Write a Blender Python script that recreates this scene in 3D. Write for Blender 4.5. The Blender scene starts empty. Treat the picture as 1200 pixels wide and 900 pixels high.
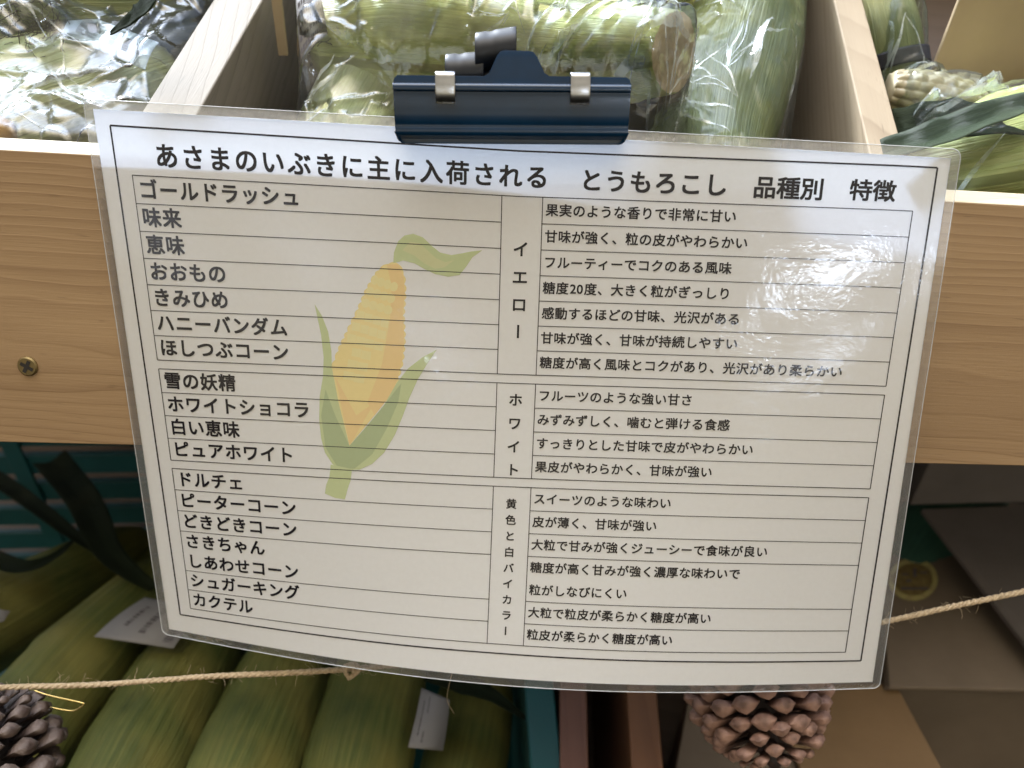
import bpy, bmesh, math, random
import numpy as np
from mathutils import Vector, Matrix, noise

random.seed(11)
SC = bpy.context.scene
COL = SC.collection

# ---------------------------------------------------------------- camera
FPX = 920.0                                    # focal length in pixels of the 1200 px wide photograph
M = np.array([[0.9973880548544698, 0.061906369214413226, -0.03721114731240788],
              [0.06689257838962459, -0.5973341242613335, 0.7991979272679165],
              [0.02724795386822458, -0.7995996157100342, -0.599914996950702]])
CAM = np.array([0.0, 0.0, 0.62])
cd = bpy.data.cameras.new('camera')
co = bpy.data.objects.new('camera', cd); COL.objects.link(co)
cd.sensor_width = 36.0; cd.lens = 36.0 * FPX / 1200.0
cd.clip_start = 0.01; cd.clip_end = 200
R = Matrix([[M[0][0], -M[0][1], -M[0][2]], [M[1][0], -M[1][1], -M[1][2]], [M[2][0], -M[2][1], -M[2][2]]])
co.matrix_world = Matrix.Translation(CAM.tolist()) @ R.to_4x4()
cd.dof.use_dof = True; cd.dof.focus_distance = 0.292; cd.dof.aperture_fstop = 9.0
SC.camera = co

# ---------------------------------------------------------------- light
SUN_DIR = Vector((-0.46, 0.70, 0.545)).normalized()       # towards the sun: behind the stall, from the left
elev = math.asin(SUN_DIR.z); azim = math.atan2(SUN_DIR.x, SUN_DIR.y)
world = bpy.data.worlds.new('World'); SC.world = world; world.use_nodes = True
wn = world.node_tree.nodes; wl = world.node_tree.links
bg = wn['Background']; sky = wn.new('ShaderNodeTexSky'); sky.sky_type = 'NISHITA'
sky.sun_disc = False; sky.sun_elevation = elev; sky.sun_rotation = azim
sky.air_density = 1.0; sky.dust_density = 3.0; sky.ozone_density = 1.0
hs = wn.new('ShaderNodeHueSaturation'); hs.inputs['Saturation'].default_value = 0.30      # thin white cloud
wm = wn.new('ShaderNodeMix'); wm.data_type = 'RGBA'; wm.blend_type = 'MULTIPLY'; wm.inputs[0].default_value = 1.0
wm.inputs[7].default_value = (1.06, 1.0, 0.90, 1)
wl.new(sky.outputs[0], hs.inputs['Color']); wl.new(hs.outputs[0], wm.inputs[6])
# bright patches added to the sky (compass direction, height, half widths in degrees, radiance): one behind the stall for the film glints,
# small ones low in front for the glare on the sign
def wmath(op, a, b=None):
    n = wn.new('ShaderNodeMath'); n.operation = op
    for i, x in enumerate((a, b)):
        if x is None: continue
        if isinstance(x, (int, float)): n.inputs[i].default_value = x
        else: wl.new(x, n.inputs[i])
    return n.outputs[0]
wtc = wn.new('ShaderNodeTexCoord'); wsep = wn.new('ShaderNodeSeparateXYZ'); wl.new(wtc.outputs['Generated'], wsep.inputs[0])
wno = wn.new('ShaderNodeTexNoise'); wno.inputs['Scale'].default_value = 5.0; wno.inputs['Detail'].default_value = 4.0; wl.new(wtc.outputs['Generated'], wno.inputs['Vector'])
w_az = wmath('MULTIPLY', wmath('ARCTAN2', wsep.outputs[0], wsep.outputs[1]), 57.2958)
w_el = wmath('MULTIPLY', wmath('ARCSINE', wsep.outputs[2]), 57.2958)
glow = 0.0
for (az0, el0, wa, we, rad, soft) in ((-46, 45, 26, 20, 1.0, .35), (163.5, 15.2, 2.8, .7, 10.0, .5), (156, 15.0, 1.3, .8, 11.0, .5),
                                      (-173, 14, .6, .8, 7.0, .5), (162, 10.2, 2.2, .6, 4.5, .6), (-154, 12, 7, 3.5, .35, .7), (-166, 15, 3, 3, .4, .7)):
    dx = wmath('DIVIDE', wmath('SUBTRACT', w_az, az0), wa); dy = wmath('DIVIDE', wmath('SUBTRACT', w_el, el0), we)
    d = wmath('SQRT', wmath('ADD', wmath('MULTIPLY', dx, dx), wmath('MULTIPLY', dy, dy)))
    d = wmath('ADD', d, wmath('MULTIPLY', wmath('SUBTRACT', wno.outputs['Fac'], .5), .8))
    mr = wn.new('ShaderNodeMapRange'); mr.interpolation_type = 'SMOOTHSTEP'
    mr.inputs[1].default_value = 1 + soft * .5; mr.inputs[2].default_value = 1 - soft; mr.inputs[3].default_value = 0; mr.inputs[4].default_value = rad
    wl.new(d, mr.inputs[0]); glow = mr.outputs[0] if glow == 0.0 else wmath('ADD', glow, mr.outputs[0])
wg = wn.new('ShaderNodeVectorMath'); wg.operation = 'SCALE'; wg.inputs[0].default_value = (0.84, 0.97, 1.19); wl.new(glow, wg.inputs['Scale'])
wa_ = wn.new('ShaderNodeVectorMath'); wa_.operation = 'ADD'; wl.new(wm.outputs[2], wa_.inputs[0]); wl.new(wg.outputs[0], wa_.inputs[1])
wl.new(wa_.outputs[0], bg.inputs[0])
# sky dimmed away from the zenith, added to deepen the shade below the board
lowr = wn.new('ShaderNodeMapRange'); lowr.interpolation_type = 'SMOOTHSTEP'
for i, x in ((1, 46.0), (2, 89.5), (3, 0.045), (4, 1.0)): lowr.inputs[i].default_value = x
wl.new(w_el, lowr.inputs[0])
side_ = wn.new('ShaderNodeMapRange'); side_.interpolation_type = 'SMOOTHSTEP'
for i, x in ((1, -0.35), (2, 0.35), (3, 0.0), (4, 1.0)): side_.inputs[i].default_value = x
wl.new(wsep.outputs[1], side_.inputs[0])
tint = wn.new('ShaderNodeMix'); tint.data_type = 'RGBA'; wl.new(side_.outputs[0], tint.inputs[0])
tint.inputs[6].default_value = (1.22, 1.0, 0.67, 1); tint.inputs[7].default_value = (0.88, 0.985, 1.14, 1)
wl.new(tint.outputs[2], wm.inputs[7])
low_ = wn.new('ShaderNodeVectorMath'); low_.operation = 'SCALE'; wl.new(wm.outputs[2], low_.inputs[0]); wl.new(lowr.outputs[0], low_.inputs['Scale'])
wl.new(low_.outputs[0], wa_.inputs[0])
bg.inputs[1].default_value = 0.15
sl = bpy.data.lights.new('sun', 'SUN'); so = bpy.data.objects.new('sun', sl); COL.objects.link(so)
sl.energy = 0.29; sl.angle = math.radians(8); sl.color = (0.92, 0.98, 1.06)
so.rotation_euler = SUN_DIR.to_track_quat('Z', 'Y').to_euler()
SC.view_settings.view_transform = 'Standard'; SC.view_settings.look = 'None'
SC.view_settings.exposure = 4.72; SC.view_settings.gamma = 1.0
SC.cycles.max_bounces = 10; SC.cycles.transparent_max_bounces = 24
SC.cycles.use_denoising = True
SC.cycles.sample_clamp_indirect = 4.0

# ---------------------------------------------------------------- placing helpers (points of the place, metres)
def ray(px, py): return M @ np.array([(px - 600) / FPX, (py - 450) / FPX, 1.0])
def P(px, py, d): return CAM + ray(px, py) * d
def hit(px, py, o, n):
    r = ray(px, py); return CAM + r * (((o - CAM) @ n) / (r @ n))
def level(px, py, h): return hit(px, py, np.array([0, 0, CAM[2] - h]), np.array([0, 0, 1.0]))
def V(a): return Vector((float(a[0]), float(a[1]), float(a[2])))
def unit(a): a = np.asarray(a, float); return a / np.linalg.norm(a)

# ---------------------------------------------------------------- object helpers
WM = {}
def link(o, parent=None, M4=None):
    COL.objects.link(o)
    M4 = M4 or Matrix.Identity(4)
    WM[o.name] = M4
    if parent is not None:
        o.parent = parent
        o.matrix_parent_inverse = Matrix.Identity(4)
        o.matrix_basis = WM[parent.name].inverted() @ M4
    else:
        o.matrix_basis = M4
    return o
def tag(o, label=None, cat=None, group=None, kind=None):
    if label: o['label'] = label
    if cat: o['category'] = cat
    if group: o['group'] = group
    if kind: o['kind'] = kind
    return o
def empty(name, loc, label, cat, group=None):
    o = bpy.data.objects.new(name, None); o.empty_display_size = 0.02
    link(o, None, Matrix.Translation(V(loc)))
    return tag(o, label, cat, group)
def mesh(name, verts, faces, mat, parent=None, smooth=False, uvs=None, M4=None, attr=None, origin=None):
    """verts in world coordinates (or local to M4); uvs per vertex"""
    verts = [V(v) for v in verts]
    if M4 is None:
        if origin is None:
            c = Vector((0, 0, 0))
            for v in verts: c += v
            origin = c / max(1, len(verts))
        M4 = Matrix.Translation(V(origin))
        inv = M4.inverted(); verts = [inv @ v for v in verts]
    me = bpy.data.meshes.new(name)
    me.from_pydata(verts, [], faces); me.validate(clean_customdata=False); me.update()
    if smooth: me.polygons.foreach_set('use_smooth', [True] * len(me.polygons))
    if uvs is not None:
        ul = me.uv_layers.new(name='UVMap')
        for lp in me.loops: ul.data[lp.index].uv = uvs[lp.vertex_index]
    if attr is not None:
        at = me.attributes.new('tone', 'FLOAT', 'POINT')
        at.data.foreach_set('value', [float(a) for a in attr])
    for m in (mat if isinstance(mat, (list, tuple)) else [mat]): me.materials.append(m)
    o = bpy.data.objects.new(name, me)
    return link(o, parent, M4)
def bevel(o, w, seg=2, angle=40):
    b = o.modifiers.new('bevel', 'BEVEL'); b.width = w; b.segments = seg
    b.limit_method = 'ANGLE'; b.angle_limit = math.radians(angle)
    return o
def box8(c):   # 8 corners: bottom 0-3 (ccw), top 4-7
    return [(0, 3, 2, 1), (4, 5, 6, 7), (0, 1, 5, 4), (1, 2, 6, 5), (2, 3, 7, 6), (3, 0, 4, 7)]
def board(name, o, ax, ay, az, size, mat, parent=None, bev=0.0008):
    """a cuboid board: corner o, long side along ax; local coordinates keep the grain along x"""
    ax = unit(ax); az0 = np.asarray(az, float); ay = unit(ay)
    az = unit(np.cross(ax, ay)); ay = unit(np.cross(az, ax))
    if az @ az0 < 0: o = np.asarray(o) - 0; az = -az; ay = ay
    L, Wd, H = size
    Mt = Matrix([[ax[0], ay[0], az[0], o[0]], [ax[1], ay[1], az[1], o[1]], [ax[2], ay[2], az[2], o[2]], [0, 0, 0, 1]])
    vs = [(0, 0, 0), (L, 0, 0), (L, Wd, 0), (0, Wd, 0), (0, 0, H), (L, 0, H), (L, Wd, H), (0, Wd, H)]
    me = bpy.data.meshes.new(name); me.from_pydata(vs, [], box8(None)); me.update()
    bm = bmesh.new(); bm.from_mesh(me); bmesh.ops.recalc_face_normals(bm, faces=bm.faces); bm.to_mesh(me); bm.free()
    me.materials.append(mat)
    ob = bpy.data.objects.new(name, me); link(ob, parent, Mt)
    if bev: bevel(ob, bev)
    return ob
def slab(name, quad, depth, mat, parent=None, bev=0.0006):
    """a sheet with thickness: quad of world points (front), pushed by vector depth to the back"""
    q = [np.asarray(p, float) for p in quad]; d = np.asarray(depth, float); n = len(q)
    vs = q + [p + d for p in q]
    fs = [tuple(range(n)), tuple(range(2 * n - 1, n - 1, -1))]
    for i in range(n): fs.append((i, i + n, (i + 1) % n + n, (i + 1) % n))
    o = mesh(name, vs, fs, mat, parent)
    bm = bmesh.new(); bm.from_mesh(o.data); bmesh.ops.recalc_face_normals(bm, faces=bm.faces); bm.to_mesh(o.data); bm.free()
    if bev: bevel(o, bev)
    return o
def smooth_path(pts, n):
    pts = [np.asarray(p, float) for p in pts]
    if len(pts) == 2: return [pts[0] + (pts[1] - pts[0]) * i / (n - 1) for i in range(n)]
    out = []; m = len(pts)
    for i in range(n):
        t = i / (n - 1) * (m - 1); k = min(int(t), m - 2); u = t - k
        p0 = pts[max(k - 1, 0)]; p1 = pts[k]; p2 = pts[k + 1]; p3 = pts[min(k + 2, m - 1)]
        out.append(0.5 * (2 * p1 + (p2 - p0) * u + (2 * p0 - 5 * p1 + 4 * p2 - p3) * u * u + (3 * p1 - p0 - 3 * p2 + p3) * u ** 3))
    return out
def frames(path, up=(0, 0, 1)):
    fr = []; up = np.asarray(up, float)
    for i in range(len(path)):
        tn = unit(path[min(i + 1, len(path) - 1)] - path[max(i - 1, 0)])
        b = unit(np.cross(tn, up)); nn = np.cross(b, tn); up = nn
        fr.append((tn, b, nn))
    return fr
def tube_data(path, rad, ns=10, shape=None, cap=True):
    fr = frames(path); vs = []; uv = []; fs = []
    L = [0.0]
    for i in range(1, len(path)): L.append(L[-1] + float(np.linalg.norm(path[i] - path[i - 1])))
    for i, p in enumerate(path):
        r = rad[i] if hasattr(rad, '__len__') else rad
        for k in range(ns):
            th = 2 * math.pi * k / ns
            rr = r * (shape(i / (len(path) - 1), th) if shape else 1)
            vs.append(p + (fr[i][1] * math.cos(th) + fr[i][2] * math.sin(th)) * rr)
            uv.append((k / ns, L[i]))
    for i in range(len(path) - 1):
        for k in range(ns):
            fs.append((i * ns + k, i * ns + (k + 1) % ns, (i + 1) * ns + (k + 1) % ns, (i + 1) * ns + k))
    if cap:
        fs.append(tuple(range(ns - 1, -1, -1))); b = (len(path) - 1) * ns
        fs.append(tuple(range(b, b + ns)))
    return vs, fs, uv
def tube(name, path, rad, mat, parent=None, ns=10, shape=None, n=None):
    if n: path = smooth_path(path, n)
    vs, fs, uv = tube_data([np.asarray(p, float) for p in path], rad, ns, shape)
    return mesh(name, vs, fs, mat, parent, smooth=True, uvs=uv)

# ---------------------------------------------------------------- materials
class NT:
    def __init__(s, name):
        s.m = bpy.data.materials.new(name); s.m.use_nodes = True
        s.n = s.m.node_tree.nodes; s.l = s.m.node_tree.links
        s.b = s.n['Principled BSDF']; s.out = s.n['Material Output']
    def add(s, t, **kw):
        nd = s.n.new('ShaderNode' + t)
        for k, v in kw.items(): setattr(nd, k, v)
        return nd
    def set(s, nd, **kw):
        for k, v in kw.items(): nd.inputs[k.replace('_', ' ')].default_value = v
        return nd
    def ln(s, a, b): s.l.new(a, b)
    def ramp(s, fac, stops, interp='LINEAR'):
        r = s.add('ValToRGB'); r.color_ramp.interpolation = interp
        e = r.color_ramp.elements
        while len(e) < len(stops): e.new(0.5)
        for el, (p, c) in zip(e, stops):
            el.position = p; el.color = (c[0], c[1], c[2], 1) if hasattr(c, '__len__') else (c, c, c, 1)
        s.ln(fac, r.inputs[0]); return r.outputs[0]
    def coord(s, kind='Object', scale=(1, 1, 1), rot=(0, 0, 0), loc=(0, 0, 0)):
        tc = s.add('TexCoord'); mp = s.add('Mapping')
        mp.inputs['Scale'].default_value = scale; mp.inputs['Rotation'].default_value = rot; mp.inputs['Location'].default_value = loc
        s.ln(tc.outputs[kind], mp.inputs[0]); return mp.outputs[0]
    def noise(s, vec, scale, detail=4, rough=0.55, dist=0.0):
        nd = s.add('TexNoise'); s.set(nd, Scale=scale, Detail=detail, Roughness=rough, Distortion=dist)
        if vec is not None: s.ln(vec, nd.inputs['Vector'])
        return nd.outputs['Fac']
    def math(s, op, a, b=None, c=None):
        nd = s.add('Math', operation=op)
        for i, x in enumerate((a, b, c)):
            if x is None: continue
            if isinstance(x, (int, float)): nd.inputs[i].default_value = x
            else: s.ln(x, nd.inputs[i])
        return nd.outputs[0]
    def mix(s, fac, a, b, mode='MIX'):
        nd = s.add('Mix', data_type='RGBA', blend_type=mode)
        for i, x in ((0, fac), (6, a), (7, b)):
            if isinstance(x, (int, float)): nd.inputs[i].default_value = x
            elif isinstance(x, tuple): nd.inputs[i].default_value = (*x, 1)
            else: s.ln(x, nd.inputs[i])
        return nd.outputs[2]
    def bump(s, h, strength=0.3, dist=0.001, normal=None):
        b = s.add('Bump'); b.inputs['Strength'].default_value = strength; b.inputs['Distance'].default_value = dist
        s.ln(h, b.inputs['Height'])
        if normal is not None: s.ln(normal, b.inputs['Normal'])
        return b.outputs[0]

def wood(name, c0, c1, c2, ring=0.0045, seed=0.0, rough=0.55, tilt=0.06, pith=None, rot=None, warp_k=0.016):
    t = NT(name)
    tc = t.add('TexCoord'); mp = t.add('Mapping'); t.ln(tc.outputs['Object'], mp.inputs[0])
    mp.inputs['Location'].default_value = pith or (seed * 0.37, 0.09 + seed * 0.05, 0.05)
    mp.inputs['Rotation'].default_value = rot or (0.5 + seed, 0, tilt)
    warp = t.noise(t.coord('Object', (2.5, 9, 9), loc=(seed, seed, 0)), 1.6, 3)
    wob = t.noise(t.coord('Object', (9, 70, 70), loc=(seed, 0, seed)), 1.5, 3)
    sep = t.add('SeparateXYZ'); t.ln(mp.outputs[0], sep.inputs[0])
    r2 = t.math('ADD', t.math('MULTIPLY', sep.outputs[1], sep.outputs[1]), t.math('MULTIPLY', sep.outputs[2], sep.outputs[2]))
    r = t.math('ADD', t.math('SQRT', r2), t.math('ADD', t.math('MULTIPLY', warp, warp_k), t.math('MULTIPLY', wob, 0.0013)))
    q = t.math('DIVIDE', r, ring); ph = t.math('FRACT', q)
    wn_ = t.add('TexWhiteNoise', noise_dimensions='1D'); t.ln(t.math('FLOOR', q), wn_.inputs['W'])
    rings = t.ramp(ph, [(0.0, 0.10), (0.40, 0.22), (0.80, 0.75), (0.92, 1.0), (1.0, 0.10)])
    vary = t.noise(t.coord('Object', (4, 60, 60), loc=(0, seed, 0)), 1.3, 3)
    fib = t.noise(t.coord('Object', (40, 1400, 1400)), 1.0, 4, 0.6)
    fac = t.math('MULTIPLY', t.math('MULTIPLY', rings, t.ramp(vary, [(0.25, 0.35), (0.75, 1.0)])), t.math('ADD', t.math('MULTIPLY', wn_.outputs[0], 0.75), 0.25))
    c = t.mix(fac, c0, c1)
    c = t.mix(t.math('MULTIPLY', t.ramp(fib, [(0.45, 0.0), (0.8, 1.0)]), 0.35), c, c2)
    broad = t.noise(t.coord('Object', (3, 14, 14), loc=(seed, 1, 0)), 1.2, 3)
    c = t.mix(t.ramp(broad, [(0.3, 0.0), (0.75, 0.40)]), c, tuple(x * 0.85 for x in c1))
    spk = t.noise(t.coord('Object', (60, 500, 500), loc=(seed, 4, 0)), 1.0, 2)
    c = t.mix(t.math('MULTIPLY', t.ramp(spk, [(0.66, 0.0), (0.74, 1.0)]), 0.35), c, tuple(x * 0.55 for x in c1))
    t.ln(c, t.b.inputs['Base Color']); t.set(t.b, Roughness=rough)
    h = t.math('ADD', fib, t.math('MULTIPLY', rings, 0.6))
    t.ln(t.bump(h, 0.25, 0.0004), t.b.inputs['Normal'])
    return t.m

WOOD_FRONT = wood('pine_front', (0.38, 0.248, 0.126), (0.185, 0.102, 0.045), (0.285, 0.176, 0.083), 0.0024, 0.0, pith=(0, .062, .05), rot=(0, 0, .022), warp_k=.011)
WOOD_SIDE = wood('pine_divider', (0.36, 0.285, 0.19), (0.20, 0.14, 0.08), (0.28, 0.21, 0.135), 0.0048, 1.3, 0.65, 0.22)
WOOD_GREY = wood('grey_pine_divider', (0.25, 0.215, 0.165), (0.13, 0.105, 0.072), (0.19, 0.158, 0.115), 0.0046, 0.9, 0.7, 0.22)  # left divider, greyer and darker than the right one
WOOD_EDGE = wood('pine_pale_top', (0.78, 0.70, 0.53), (0.60, 0.48, 0.30), (0.68, 0.58, 0.42), 0.0036, 0.7)  # paler wood for the top face of the front board
WOOD_DARK = wood('red_brown_board', (0.14, 0.062, 0.038), (0.07, 0.028, 0.018), (0.11, 0.05, 0.03), 0.007, 2.1, 0.6)
WOOD_ORANGE = wood('orange_brown_board', (0.17, 0.075, 0.03), (0.10, 0.04, 0.016), (0.13, 0.055, 0.024), 0.008, 3.1, 0.6)
WOOD_BLACK = wood('near_black_board', (0.022, 0.018, 0.016), (0.012, 0.010, 0.009), (0.017, 0.013, 0.011), 0.007, 5.0, 0.9)  # near-black colour gives the gaps behind the crate their shade
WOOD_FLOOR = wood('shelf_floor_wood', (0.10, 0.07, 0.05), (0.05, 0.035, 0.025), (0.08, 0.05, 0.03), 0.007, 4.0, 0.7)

def husk(name, pale, mid, dark, spread=1.0, scale=1.0, rough=0.42, seed=0.0, yel=(0.50, 0.46, 0.15), spec=.35):
    t = NT(name)
    v = t.coord('UV', (26 * scale, 6, 1), loc=(seed, seed, seed))
    veins = t.noise(v, 2.2, 5, 0.65)
    v2 = t.coord('UV', (90 * scale, 5, 1), loc=(seed, 0, 0)); fine = t.noise(v2, 2.0, 3, 0.6)
    v3 = t.coord('Object', (14, 14, 14), loc=(seed, seed, 0)); blot = t.noise(v3, 1.8, 3, 0.6)
    c = t.mix(t.ramp(veins, [(0.30, 0.0), (0.72, 1.0)]), mid, pale)
    c = t.mix(t.math('MULTIPLY', t.ramp(fine, [(0.45, 0.0), (0.7, 1.0)]), 0.35), c, dark)
    c = t.mix(t.ramp(blot, [(0.45, 0.0), (0.75, 0.6 * spread)]), c, dark)
    b2 = t.noise(t.coord('Object', (11, 11, 11), loc=(seed + 3, 0, seed)), 2.0, 2, 0.5)
    c = t.mix(t.ramp(b2, [(0.50, 0.0), (0.75, 0.55)]), c, yel)
    t.ln(c, t.b.inputs['Base Color']); t.set(t.b, Roughness=rough)
    t.b.inputs['Subsurface Weight'].default_value = 0.0
    t.b.inputs['Specular IOR Level'].default_value = spec
    h = t.math('ADD', fine, t.math('MULTIPLY', veins, 1.2))
    t.ln(t.bump(h, 0.75, 0.0013), t.b.inputs['Normal'])
    return t.m
HUSK_PALE = husk('pale_husk', (0.70, 0.70, 0.42), (0.54, 0.58, 0.28), (0.33, 0.40, 0.14), 0.6, seed=1.0)
HUSK_MID = husk('mid_husk', (0.62, 0.60, 0.27), (0.44, 0.48, 0.16), (0.25, 0.32, 0.08), 0.8, seed=2.0)
HUSK_DARK = husk('green_husk', (0.20, 0.21, 0.085), (0.125, 0.15, 0.055), (0.065, 0.095, 0.032), 0.9, seed=3.0)
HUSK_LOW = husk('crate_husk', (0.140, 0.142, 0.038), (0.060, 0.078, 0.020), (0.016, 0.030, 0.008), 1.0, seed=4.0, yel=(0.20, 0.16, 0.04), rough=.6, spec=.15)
LEAF = husk('corn_leaf', (0.066, 0.094, 0.046), (0.034, 0.056, 0.028), (0.017, 0.031, 0.016), 0.5, seed=5.0, yel=(0.075, 0.095, 0.045))
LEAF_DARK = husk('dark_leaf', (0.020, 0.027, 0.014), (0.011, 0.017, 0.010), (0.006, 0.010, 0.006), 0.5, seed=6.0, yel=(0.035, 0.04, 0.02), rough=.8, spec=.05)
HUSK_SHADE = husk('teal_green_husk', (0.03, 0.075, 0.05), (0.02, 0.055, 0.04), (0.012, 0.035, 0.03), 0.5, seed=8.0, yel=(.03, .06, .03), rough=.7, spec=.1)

def plain(name, col, rough=0.5, metal=0.0, var=0.12, nscale=60, bump=0.0, coat=0.0, spec=0.5):
    t = NT(name)
    n = t.noise(t.coord('Object', (1, 1, 1)), nscale, 4, 0.6)
    a = tuple(x * (1 - var) for x in col); b = tuple(min(1, x * (1 + var)) for x in col)
    t.ln(t.mix(t.ramp(n, [(0.3, 0.0), (0.7, 1.0)]), a, b), t.b.inputs['Base Color'])
    t.set(t.b, Roughness=rough, Metallic=metal); t.b.inputs['Coat Weight'].default_value = coat
    t.b.inputs['Specular IOR Level'].default_value = spec
    if bump: t.ln(t.bump(n, bump, 0.0006), t.b.inputs['Normal'])
    return t.m
CLIP_PAINT = plain('navy_enamel', (0.003, 0.026, 0.068), 0.20, 0.0, 0.25, 40, 0.02, 0.2)
CLIP_BLACK = plain('black_enamel', (0.004, 0.006, 0.010), 0.45, 0.0, 0.25, 40, 0.02, 0.04)
STEEL = plain('nickel_steel', (0.54, 0.55, 0.57), 0.28, 1.0, 0.08, 300)
BRASS = plain('brass_screw_metal', (0.26, 0.195, 0.09), 0.55, 1.0, 0.2, 400)
SLOT = plain('screw_slot_dark', (0.02, 0.016, 0.012), 0.8)
CRATE = plain('teal_plastic', (0.002, 0.052, 0.053), 0.5, 0.0, 0.12, 30, 0.05)
STEM_CUT = plain('cut_stem_pith', (0.62, 0.48, 0.31), 0.8, 0.0, 0.22, 260, 0.6)
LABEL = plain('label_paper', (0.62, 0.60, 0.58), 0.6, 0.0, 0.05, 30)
LABEL_SHADE = plain('shaded_label_paper', (0.17, 0.16, 0.152), 0.6, 0.0, 0.05, 30)  # white label paper, the shade it lies in put into the colour
LABEL_INK = plain('label_ink', (0.07, 0.06, 0.06), 0.7)
LABEL_BLUE = plain('blue_white_label_paper', (0.62, 0.70, 0.80), 0.55, 0.0, 0.06, 30)
INK_GREY = plain('grey_label_ink', (0.28, 0.30, 0.34), 0.7)
SILK = plain('dry_corn_silk', (0.035, 0.024, 0.016), 0.8, 0.0, 0.4, 90)
KERNEL = plain('pale_kernels', (0.34, 0.29, 0.18), 0.35, 0.0, 0.12, 120)
TAPE = plain('black_band', (0.02, 0.02, 0.026), 0.5)
ORANGE = plain('orange_peel', (0.55, 0.27, 0.06), 0.5)
GOLD = plain('gold_wire_metal', (0.75, 0.55, 0.2), 0.25, 1.0)

def cardboard(name, col, flute=(0, 0, 0), seed=0.0):
    t = NT(name)
    n1 = t.noise(t.coord('Object', (5, 5, 5), loc=(seed, 0, 0)), 2.0, 5, 0.6)
    n2 = t.noise(t.coord('Object', (60, 400, 60), rot=(0, 0, seed)), 1.0, 3, 0.6)
    w = t.add('TexWave', wave_type='BANDS', bands_direction='Y'); t.set(w, Scale=55.0, Distortion=0.6, Detail=1.0)
    t.ln(t.coord('Object', (1, 1, 1)), w.inputs['Vector'])
    c = t.mix(t.ramp(n1, [(0.25, 0.0), (0.75, 1.0)]), tuple(x * 0.72 for x in col), tuple(x * 1.18 for x in col))
    c = t.mix(t.math('MULTIPLY', n2, 0.25), c, tuple(x * 0.7 for x in col))
    t.ln(c, t.b.inputs['Base Color']); t.set(t.b, Roughness=0.85); t.b.inputs['Specular IOR Level'].default_value = .15
    t.ln(t.bump(t.math('ADD', t.math('MULTIPLY', w.outputs['Fac'], 0.3), n2), 0.12, 0.0006), t.b.inputs['Normal'])
    return t.m
CARD_A = cardboard('brown_cardboard', (0.145, 0.112, 0.080), seed=0.2)
CARD_B = cardboard('grey_cardboard', (0.12, 0.103, 0.092), seed=1.1)
CARD_C = cardboard('warm_cardboard', (0.17, 0.108, 0.055), seed=2.3)
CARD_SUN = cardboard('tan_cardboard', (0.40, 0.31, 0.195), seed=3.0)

def film_mat(name, haze=0.07, gloss=1.35, tint=(0.95, 1.0, 0.98)):
    t = NT(name); t.n.remove(t.b)
    tr = t.add('BsdfTransparent'); tr.inputs[0].default_value = (*tint, 1)
    gl = t.add('BsdfGlossy'); gl.inputs['Roughness'].default_value = 0.055
    df = t.add('BsdfTranslucent'); df.inputs[0].default_value = (0.86, 0.92, 0.92, 1)
    d2 = t.add('BsdfDiffuse'); d2.inputs[0].default_value = (0.86, 0.92, 0.92, 1)
    fr = t.add('Fresnel'); fr.inputs[0].default_value = 1.55
    crk = t.add('TexVoronoi', feature='DISTANCE_TO_EDGE'); t.set(crk, Scale=75.0); t.ln(t.coord('Object', (1, 1, 0.6)), crk.inputs['Vector'])
    n = t.noise(t.coord('Object'), 70, 3, 0.5, 0.8)
    h = t.math('ADD', n, t.math('MULTIPLY', crk.outputs['Distance'], 0.6))
    b = t.bump(h, 0.20, 0.003)
    t.ln(b, gl.inputs['Normal']); t.ln(b, fr.inputs['Normal'])
    hz = t.add('MixShader'); hz.inputs[0].default_value = 0.5; t.ln(df.outputs[0], hz.inputs[1]); t.ln(d2.outputs[0], hz.inputs[2])
    m1 = t.add('MixShader'); t.ln(tr.outputs[0], m1.inputs[1]); t.ln(hz.outputs[0], m1.inputs[2])
    patch = t.ramp(t.noise(t.coord('Object'), 45, 4, 0.6), [(0.42, haze * 0.35), (0.75, haze * 2.4)])
    t.ln(patch, m1.inputs[0])
    m2 = t.add('MixShader'); t.ln(t.math('MULTIPLY', fr.outputs[0], 1.5 * gloss), m2.inputs[0])
    t.ln(m1.outputs[0], m2.inputs[1]); t.ln(gl.outputs[0], m2.inputs[2]); t.ln(m2.outputs[0], t.out.inputs[0])
    return t.m
def fold_mat():
    t = NT('film_fold'); t.n.remove(t.b)
    tr = t.add('BsdfTransparent'); gl = t.add('BsdfGlossy'); gl.inputs['Roughness'].default_value = .15
    tl = t.add('BsdfTranslucent'); d2 = t.add('BsdfDiffuse')
    for n in (tl, d2): n.inputs[0].default_value = (.80, .86, .86, 1)
    a = t.add('MixShader'); a.inputs[0].default_value = .5; t.ln(tl.outputs[0], a.inputs[1]); t.ln(d2.outputs[0], a.inputs[2])
    b = t.add('MixShader'); b.inputs[0].default_value = .25; t.ln(a.outputs[0], b.inputs[1]); t.ln(gl.outputs[0], b.inputs[2])
    c = t.add('MixShader'); t.ln(t.ramp(t.noise(t.coord('Object'), 130, 2), [(.35, .12), (.65, .62)]), c.inputs[0]); t.ln(tr.outputs[0], c.inputs[1]); t.ln(b.outputs[0], c.inputs[2])
    t.ln(c.outputs[0], t.out.inputs[0]); return t.m
FOLD = fold_mat()
FILM = film_mat('clear_bag_film')
FILM_DULL = film_mat('clear_bag_film_dull', 0.035, 0.38)

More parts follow.
